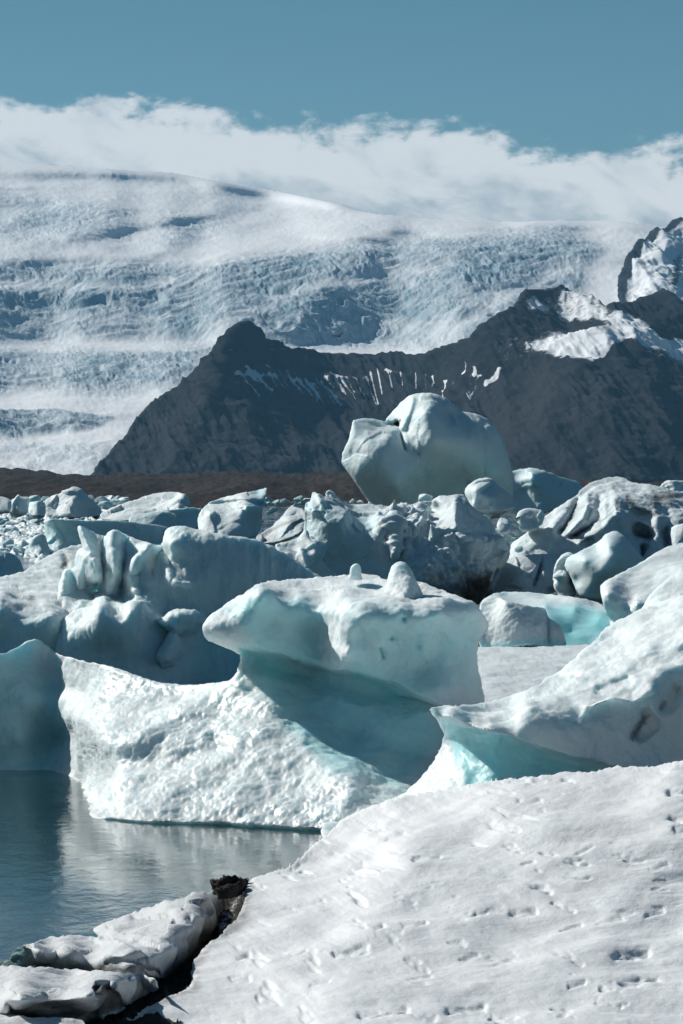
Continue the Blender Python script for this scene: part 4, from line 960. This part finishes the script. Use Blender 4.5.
    b('glassy turquoise iceberg with a rough white top', [(478, 612), (482, 600), (489, 595), (507, 591), (525, 592), (545, 593.5), (573, 596.5), (595, 601), (604, 606), (612, 616), (612, 634), (598, 649), (560, 650), (480, 650)], 123,
      [(480, 602, 5), (507, 592, 9), (545, 594, 9), (595, 602, 5), (612, 616, 3), (545, 606, 2.4), (575, 606, 2.0), (500, 604, 3), (600, 618, 1.2), (570, 630, 0.2), (590, 645, -0.8), (530, 645, -0.6), (490, 645, -0.4), (555, 615, 1.0)], seed=74, mat=ICE_CLEAR,
      blue=[('p', [(540, 606), (575, 604), (602, 610), (620, 625), (600, 655), (480, 655), (480, 630)], 8, 0.78)], scal=[('p', [(478, 590), (600, 590), (600, 606), (540, 606), (480, 612)], 3, 0.9)], noise=((0.07, 2.6, 'f'), (0.06, 0.35, 's'), (0.006, 0.3, 'f')))
    z = lambda py: Yw(py, 0.2 + (702 - py) / 57.0) - 112
    ol = [(462, 647), (495, 646), (540, 647), (573, 645), (595, 644), (612, 650), (600, 668), (560, 690), (535, 712), (470, 716)]
    b('flat snowy ice floe lying between the front berg and the pointed lip berg', ol, 112, [(x, y, z(y)) for x, y in ol] + [(500, 660, z(660)), (540, 665, z(665)), (500, 690, z(690)), (560, 655, z(655)), (530, 675, z(675)), (490, 675, z(675))], nm='ice_floe', cat='ice floe',
      edge=(1.5, 0.5), thick=7, seed=75, mat=SNOW, noise=((0.07, 2.5, 'g'), (0.05, 0.8, 'f')), blue0=0.5, c=12)


mid_bergs()


def far_bergs():
    def b(label, ol, D, ctrl=(), sculpt=(), mat=ICE_FAR, nm='iceberg', cat='iceberg', **kw):
        s = D / 160.0
        kw.setdefault('edge', (1.5, 0.8)); kw.setdefault('thick', 3.0 * s); kw.setdefault('step', 0.6); kw.setdefault('smooth', 1); kw.setdefault('jitter', 0.6)
        kw.setdefault('noise', ((0.06 * s, 1.6 * s, 'f'), (0.025 * s, 0.45 * s, 'f'), (0.14 * s, 1.2 * s, 'k')))
        o = relief(nm, ol, D, ctrl, sculpt, mat=mat, c=kw.pop('c', 2), **kw)
        return tag(o, label, cat)
    b('long flat topped slab of blue grey ice behind the fluted horns', [(44, 524), (45, 521), (47.5, 519.5), (60, 519.8), (90, 520.2), (120, 521), (150, 524), (172, 527), (172, 560), (52, 557), (47, 548), (46, 538)], 330, [(44, 524, 2), (48, 521, -0.5), (120, 521.5, 0.5), (170, 528, 2), (52, 555, -1), (120, 555, -1), (46, 540, 1)], seed=81, edge=(1.6, 1.5), thick=9, blue0=0.15, blue=[('p', [(46, 523), (170, 528), (170, 558), (50, 556)], 2, 0.3)])
    b('pyramid shaped iceberg with one sunlit flank at the left', [(44, 505), (46.5, 498), (60, 493), (68, 489.5), (75.5, 486), (84, 492), (92, 500), (104, 511), (98, 517), (53, 518), (45, 513)], 700, [(46, 499, 3), (75, 487, 4), (104, 511, 5), (73, 500, -2), (72, 515, -4), (55, 508, 0), (90, 512, 1)], seed=82, edge=(1.5, 1.0), jitter=0.8)
    b('small square ice block beside the pyramid shaped berg', [(28, 506), (29, 502), (40, 501), (46, 503), (46, 514), (40, 516), (29, 515)], 640, [(28, 506, 2), (38, 502, 1), (46, 505, 2), (37, 512, -1)], seed=83, blue0=0.25)
    b('upright ice tooth near the left edge', [(9, 510), (12, 502), (17, 496), (21, 498), (27, 501), (28, 512), (20, 514), (10, 514)], 660, [(10, 508, 1), (18, 497, 1), (27, 505, 2), (17, 508, -1)], seed=84, blue0=0.2)
    b('pale ice heap cut by the left edge on the far lagoon', [(-120, 497), (0, 496), (8, 498), (12, 504), (10, 513), (-120, 515)], 650, [(-120, 498, 2), (8, 499, 2), (0, 510, -1)], seed=85)
    b('domed snowy iceberg behind the flat topped slab', [(98, 514), (110, 508.5), (125, 503), (140, 497.5), (152, 494), (160, 492.5), (176, 491.5), (184, 493), (189, 498), (190, 506), (180, 516), (140, 521), (104, 520)], 520, [(98, 514, 2), (140, 498, 8), (176, 492, 9), (184, 496, 3), (178, 504, -1), (189, 500, 4), (150, 510, 1), (110, 515, 0), (150, 519, -3)], seed=86, thick=9)
    b('sloping pale blue ice shelf below the domed berg', [(129, 520), (131, 515.5), (145, 513), (160, 511), (175, 508.5), (200, 506), (203, 514), (198, 530), (165, 535), (130, 530)], 430, [(130, 517, 1), (160, 511, 1), (200, 506, 2), (198, 525, 0), (140, 528, -1)], seed=87, blue0=0.25)
    b('blocky iceberg with a thin upswept fin left of the rubble covered berg', [(197, 520), (200, 512), (206, 505), (223, 497), (240, 493.5), (257.6, 490), (268, 487), (266, 494), (265.5, 500), (262, 510), (262, 527), (256, 538), (226, 540), (199, 532)], 330, [(197, 520, 2), (206, 506, 3), (223, 498, 5), (257, 491, 5), (268, 487, 5), (262, 520, 2), (240, 507, 0.6), (246, 506, -0.3), (210, 515, -0.2), (240, 530, -2), (255, 530, 0.5), (250, 515, 0), (262, 498, 3)], [('s', [(208, 505), (240, 501), (262, 503)], 2, 0.8)], seed=88, blue=[('p', [(256, 488), (270, 486), (262, 505), (250, 503)], 3, 0.4)], thick=5)
    b('brown edged tilted ice slab left of the rubble covered berg', [(255, 538), (262, 532), (273, 526), (282, 517), (287, 508), (292, 506), (300, 507), (306, 512), (306, 530), (290, 538), (276, 543), (262, 543)], 240, [(256, 537, 0.5), (273, 526, 1.5), (290, 508, 2.5), (305, 515, 1), (280, 540, -0.8), (290, 522, 0.2), (280, 532, 0)], seed=89, mat=ICE_DIRTY, dirt=[('s', [(258, 537), (280, 526), (300, 522)], 3, 0.6), ('s', [(262, 541), (285, 538)], 3, 0.4)])
    b('scooped white ice block at the foot of the rubble covered berg', [(275, 547), (277, 543), (286, 542), (297, 539), (302, 534), (305, 529), (309, 532), (310, 539), (318, 541), (325, 542), (327, 547), (325, 553), (321, 560), (328, 568), (340, 577), (340, 590), (300, 590), (285, 570)], 150, [(276, 546, 0.6), (297, 540, 1), (305, 531, 1), (325, 543, 0.8), (340, 578, 0.6), (305, 555, -0.2), (316, 552, -0.4), (300, 585, -0.8), (322, 570, -0.2), (288, 552, 0)], [('s', [(300, 548), (306, 566)], 4, -0.3), ('s', [(324, 545), (318, 560)], 3, 0.3)], seed=90, mat=ICE, edge=(4, 1.0))
    b('smooth blue grey ice hump cut by the left edge', [(-120, 550), (0, 550), (8, 552), (16, 555), (22, 563), (24, 572), (20, 578), (-120, 585)], 235, [(-120, 551, 1), (16, 556, 1), (24, 572, 1), (0, 575, -1.5), (5, 560, -0.3)], seed=91, mat=ICE, blue0=0.35, edge=(5, 1))
    b('dark translucent ice lump in front of the flat topped slab', [(28, 550), (30, 540), (36, 534), (43, 533), (47, 540), (50, 550), (50, 557), (34, 558)], 325, [(28, 548, 1), (38, 535, 1), (50, 550, 1), (40, 555, -1)], seed=92, blue0=0.2, edge=(4, 1))


far_bergs()


def brash():
    """loose chunks of brash ice: six shapes, many copies"""
    rnd = random.Random(9); rs = np.random.RandomState(4)
    protos = []
    import bmesh
    for k in range(7):
        bm = bmesh.new(); bmesh.ops.create_icosphere(bm, subdivisions=4, radius=1.0)
        V = np.array([v.co[:] for v in bm.verts])
        for _ in range(16):                              # hewn by planes
            nrm = rs.normal(size=3); nrm /= np.linalg.norm(nrm); d = rs.uniform(0.45, 0.85)
            h = V @ nrm - d; V = V - np.outer(np.clip(h, 0, None), nrm) * 0.92
        nn = V / np.linalg.norm(V, axis=1)[:, None]
        V = V + nn * (0.035 * fbm(V * 1.8 + 7 * k, 4))[:, None]
        V[:, 2] *= 0.8
        for v, co in zip(bm.verts, V): v.co = co
        me = bpy.data.meshes.new('ice_chunk'); bm.to_mesh(me); bm.free()
        me.polygons.foreach_set('use_smooth', np.zeros(len(me.polygons), bool))
        at = me.color_attributes.new('mask', 'FLOAT_COLOR', 'POINT')
        buf = np.zeros((len(V), 4), np.float32); buf[:, 3] = 1; buf[:, 0] = rs.uniform(0, 0.3)
        at.data.foreach_set('color', buf.ravel())
        me.materials.append([ICE_FAR, ICE, ICE_FAR, ICE_CLEAR, ICE_FAR, ICE_DIRTY, ICE][k])
        protos.append(me)
    def put(px, py, Y, wpx, label, group, hs=1.0):
        s = wpx * 0.5 * K * Y
        o = bpy.data.objects.new('ice_chunk', rnd.choice(protos)); COL.objects.link(o)
        p = world(np.float64(px), np.float64(py), Y)
        o.location = p; o.rotation_euler = (rnd.uniform(-.3, .3), rnd.uniform(-.3, .3), rnd.uniform(0, 6.28))
        o.scale = (s, s, s * hs * rnd.uniform(0.7, 1.15))
        tag(o, label, 'ice chunk', group)
    for _ in range(128):                                  # far left field, floating
        py = 498 + 58 * rnd.random() ** 1.3; px = rnd.uniform(-15, 52 if py > 520 else 128)
        Y = Yw(py + 1.0); put(px, py, Y, (5 + 11 * rnd.random() ** 2) * (0.75 + (py - 498) / 55), 'small chunk of broken brash ice floating on the far left lagoon', 'brash ice far left', 0.8)
    for _ in range(58):
        px = rnd.uniform(-15, 128); put(px, rnd.uniform(499, 506), rnd.uniform(820, 1150), rnd.uniform(7, 19), 'small chunk of broken brash ice floating on the far left lagoon', 'brash ice far left', 0.85)
    for _ in range(26):
        px = rnd.uniform(258, 350); put(px, rnd.uniform(499, 505), rnd.uniform(800, 1100), rnd.uniform(5, 14), 'small ice chunk on the far water below the brown moraine', 'brash ice below the moraine', 0.8)
    # the finest pieces between them, past counting
    gx = np.arange(-120, 136, 0.7); gy = np.concatenate([np.arange(562, 515, -0.5), np.arange(515, 503.5, -0.12)])
    PX, PY = np.meshgrid(gx, gy); P = world(PX, PY, Yw(PY, 0.1)).reshape(-1, 3)
    q = np.stack([P[:, 0] / 1.5, P[:, 1] / 4.5, 0 * P[:, 0]], 1); w, idr, off = worley_cells(q)
    q2 = np.stack([P[:, 0] / 0.7, P[:, 1] / 2.0, 0 * P[:, 0]], 1); w2, id2, off2 = worley_cells(q2)
    ang = idr * 40
    P[:, 2] = -0.12 + np.where(idr > 0.30, np.maximum(0, 0.55 - w) * (0.4 + 1.6 * idr) + 0.35 * (np.cos(ang) * off[:, 0] + np.sin(ang) * off[:, 1]) * (w < 0.5), 0) + np.where(id2 > 0.35, np.maximum(0, 0.5 - w2) * 0.7, 0)
    o = mesh_object('brash_ice', P, grid_faces(len(gy), len(gx))[:, ::-1], ICE_FAR, np.zeros((len(P), 3)), smooth=False)
    tag(o, 'fine floating brash ice between the chunks at far left', None, None, 'stuff')
    for _ in range(16):
        put(rnd.uniform(90, 200), rnd.uniform(511, 518), Yw(517), rnd.uniform(3, 8), 'little ice chunk floating beside the domed berg', 'brash ice by the domed berg', 0.8)
    for _ in range(22):
        px = rnd.uniform(258, 312); py = rnd.uniform(505, 530); put(px, py, Yw(py + 4) * 0.98 if py > 512 else 700, rnd.uniform(4, 10), 'small broken ice chunk around the brown edged slab', 'brash ice by the brown edged slab')
    for px, py, w in [(352, 501, 7), (360, 502, 10), (370, 504, 7), (425, 499, 20), (380, 506, 6), (410, 507, 8), (345, 504, 5), (440, 508, 8)]:
        put(px, py, 186 if w < 20 else 184, w, 'ice chunk lying at the foot of the tall rounded berg', 'ice chunks below the rounded berg', 0.9)
    for _ in range(22):
        put(rnd.uniform(486, 524), rnd.uniform(508, 552), 172, rnd.uniform(4, 12), 'frozen ice chunk in the cleft between rubble covered and ash streaked bergs', 'ice chunks in the cleft')
    for px, py, w in [(400, 523, 17), (408, 515, 9), (419, 513, 10), (405, 528, 7), (428, 517, 9), (445, 540, 8), (412, 532, 6), (440, 532, 7)]:
        put(px, py, 163.2 if py > 518 else 166.5, w, 'ice chunk resting on top of the rubble covered berg', 'ice chunks on the rubble covered berg', 0.7)


brash()


def bird():
    m = flat_mat('dark_feathers', (0.03, 0.026, 0.024))
    Y = 420.0
    c = world(np.float64(339), np.float64(336), Y)
    me = bpy.data.meshes.new('bird')
    pts = [(0, -0.02, 0), (0.24, 0, -0.02), (0.40, 0, -0.04), (-0.22, 0, 0.02), (-0.36, 0, 0.03), (0.05, -0.22, 0.10), (0.0, -0.52, 0.17), (-0.10, -0.72, 0.28), (0.05, 0.22, 0.10), (0.0, 0.52, 0.17), (-0.10, 0.72, 0.28)]
    ed = [(0, 1), (1, 2), (0, 3), (3, 4), (0, 5), (5, 6), (6, 7), (0, 8), (8, 9), (9, 10)]
    me.from_pydata(pts, ed, []); me.materials.append(m)
    o = bpy.data.objects.new('bird', me); COL.objects.link(o); o.location = c
    o.rotation_euler = (0.35, 0.1, math.radians(-60))
    sk = o.modifiers.new('skin', 'SKIN')
    rad = [0.10, 0.075, 0.03, 0.08, 0.045, 0.06, 0.045, 0.015, 0.06, 0.045, 0.015]
    for v, r in zip(me.skin_vertices[0].data, rad): v.radius = (r, r)
    me.skin_vertices[0].data[0].use_root = True
    s = o.modifiers.new('sub', 'SUBSURF'); s.levels = 2; s.render_levels = 2
    tag(o, 'small dark seabird gliding in front of the icefall above the ridge', 'bird')


bird()
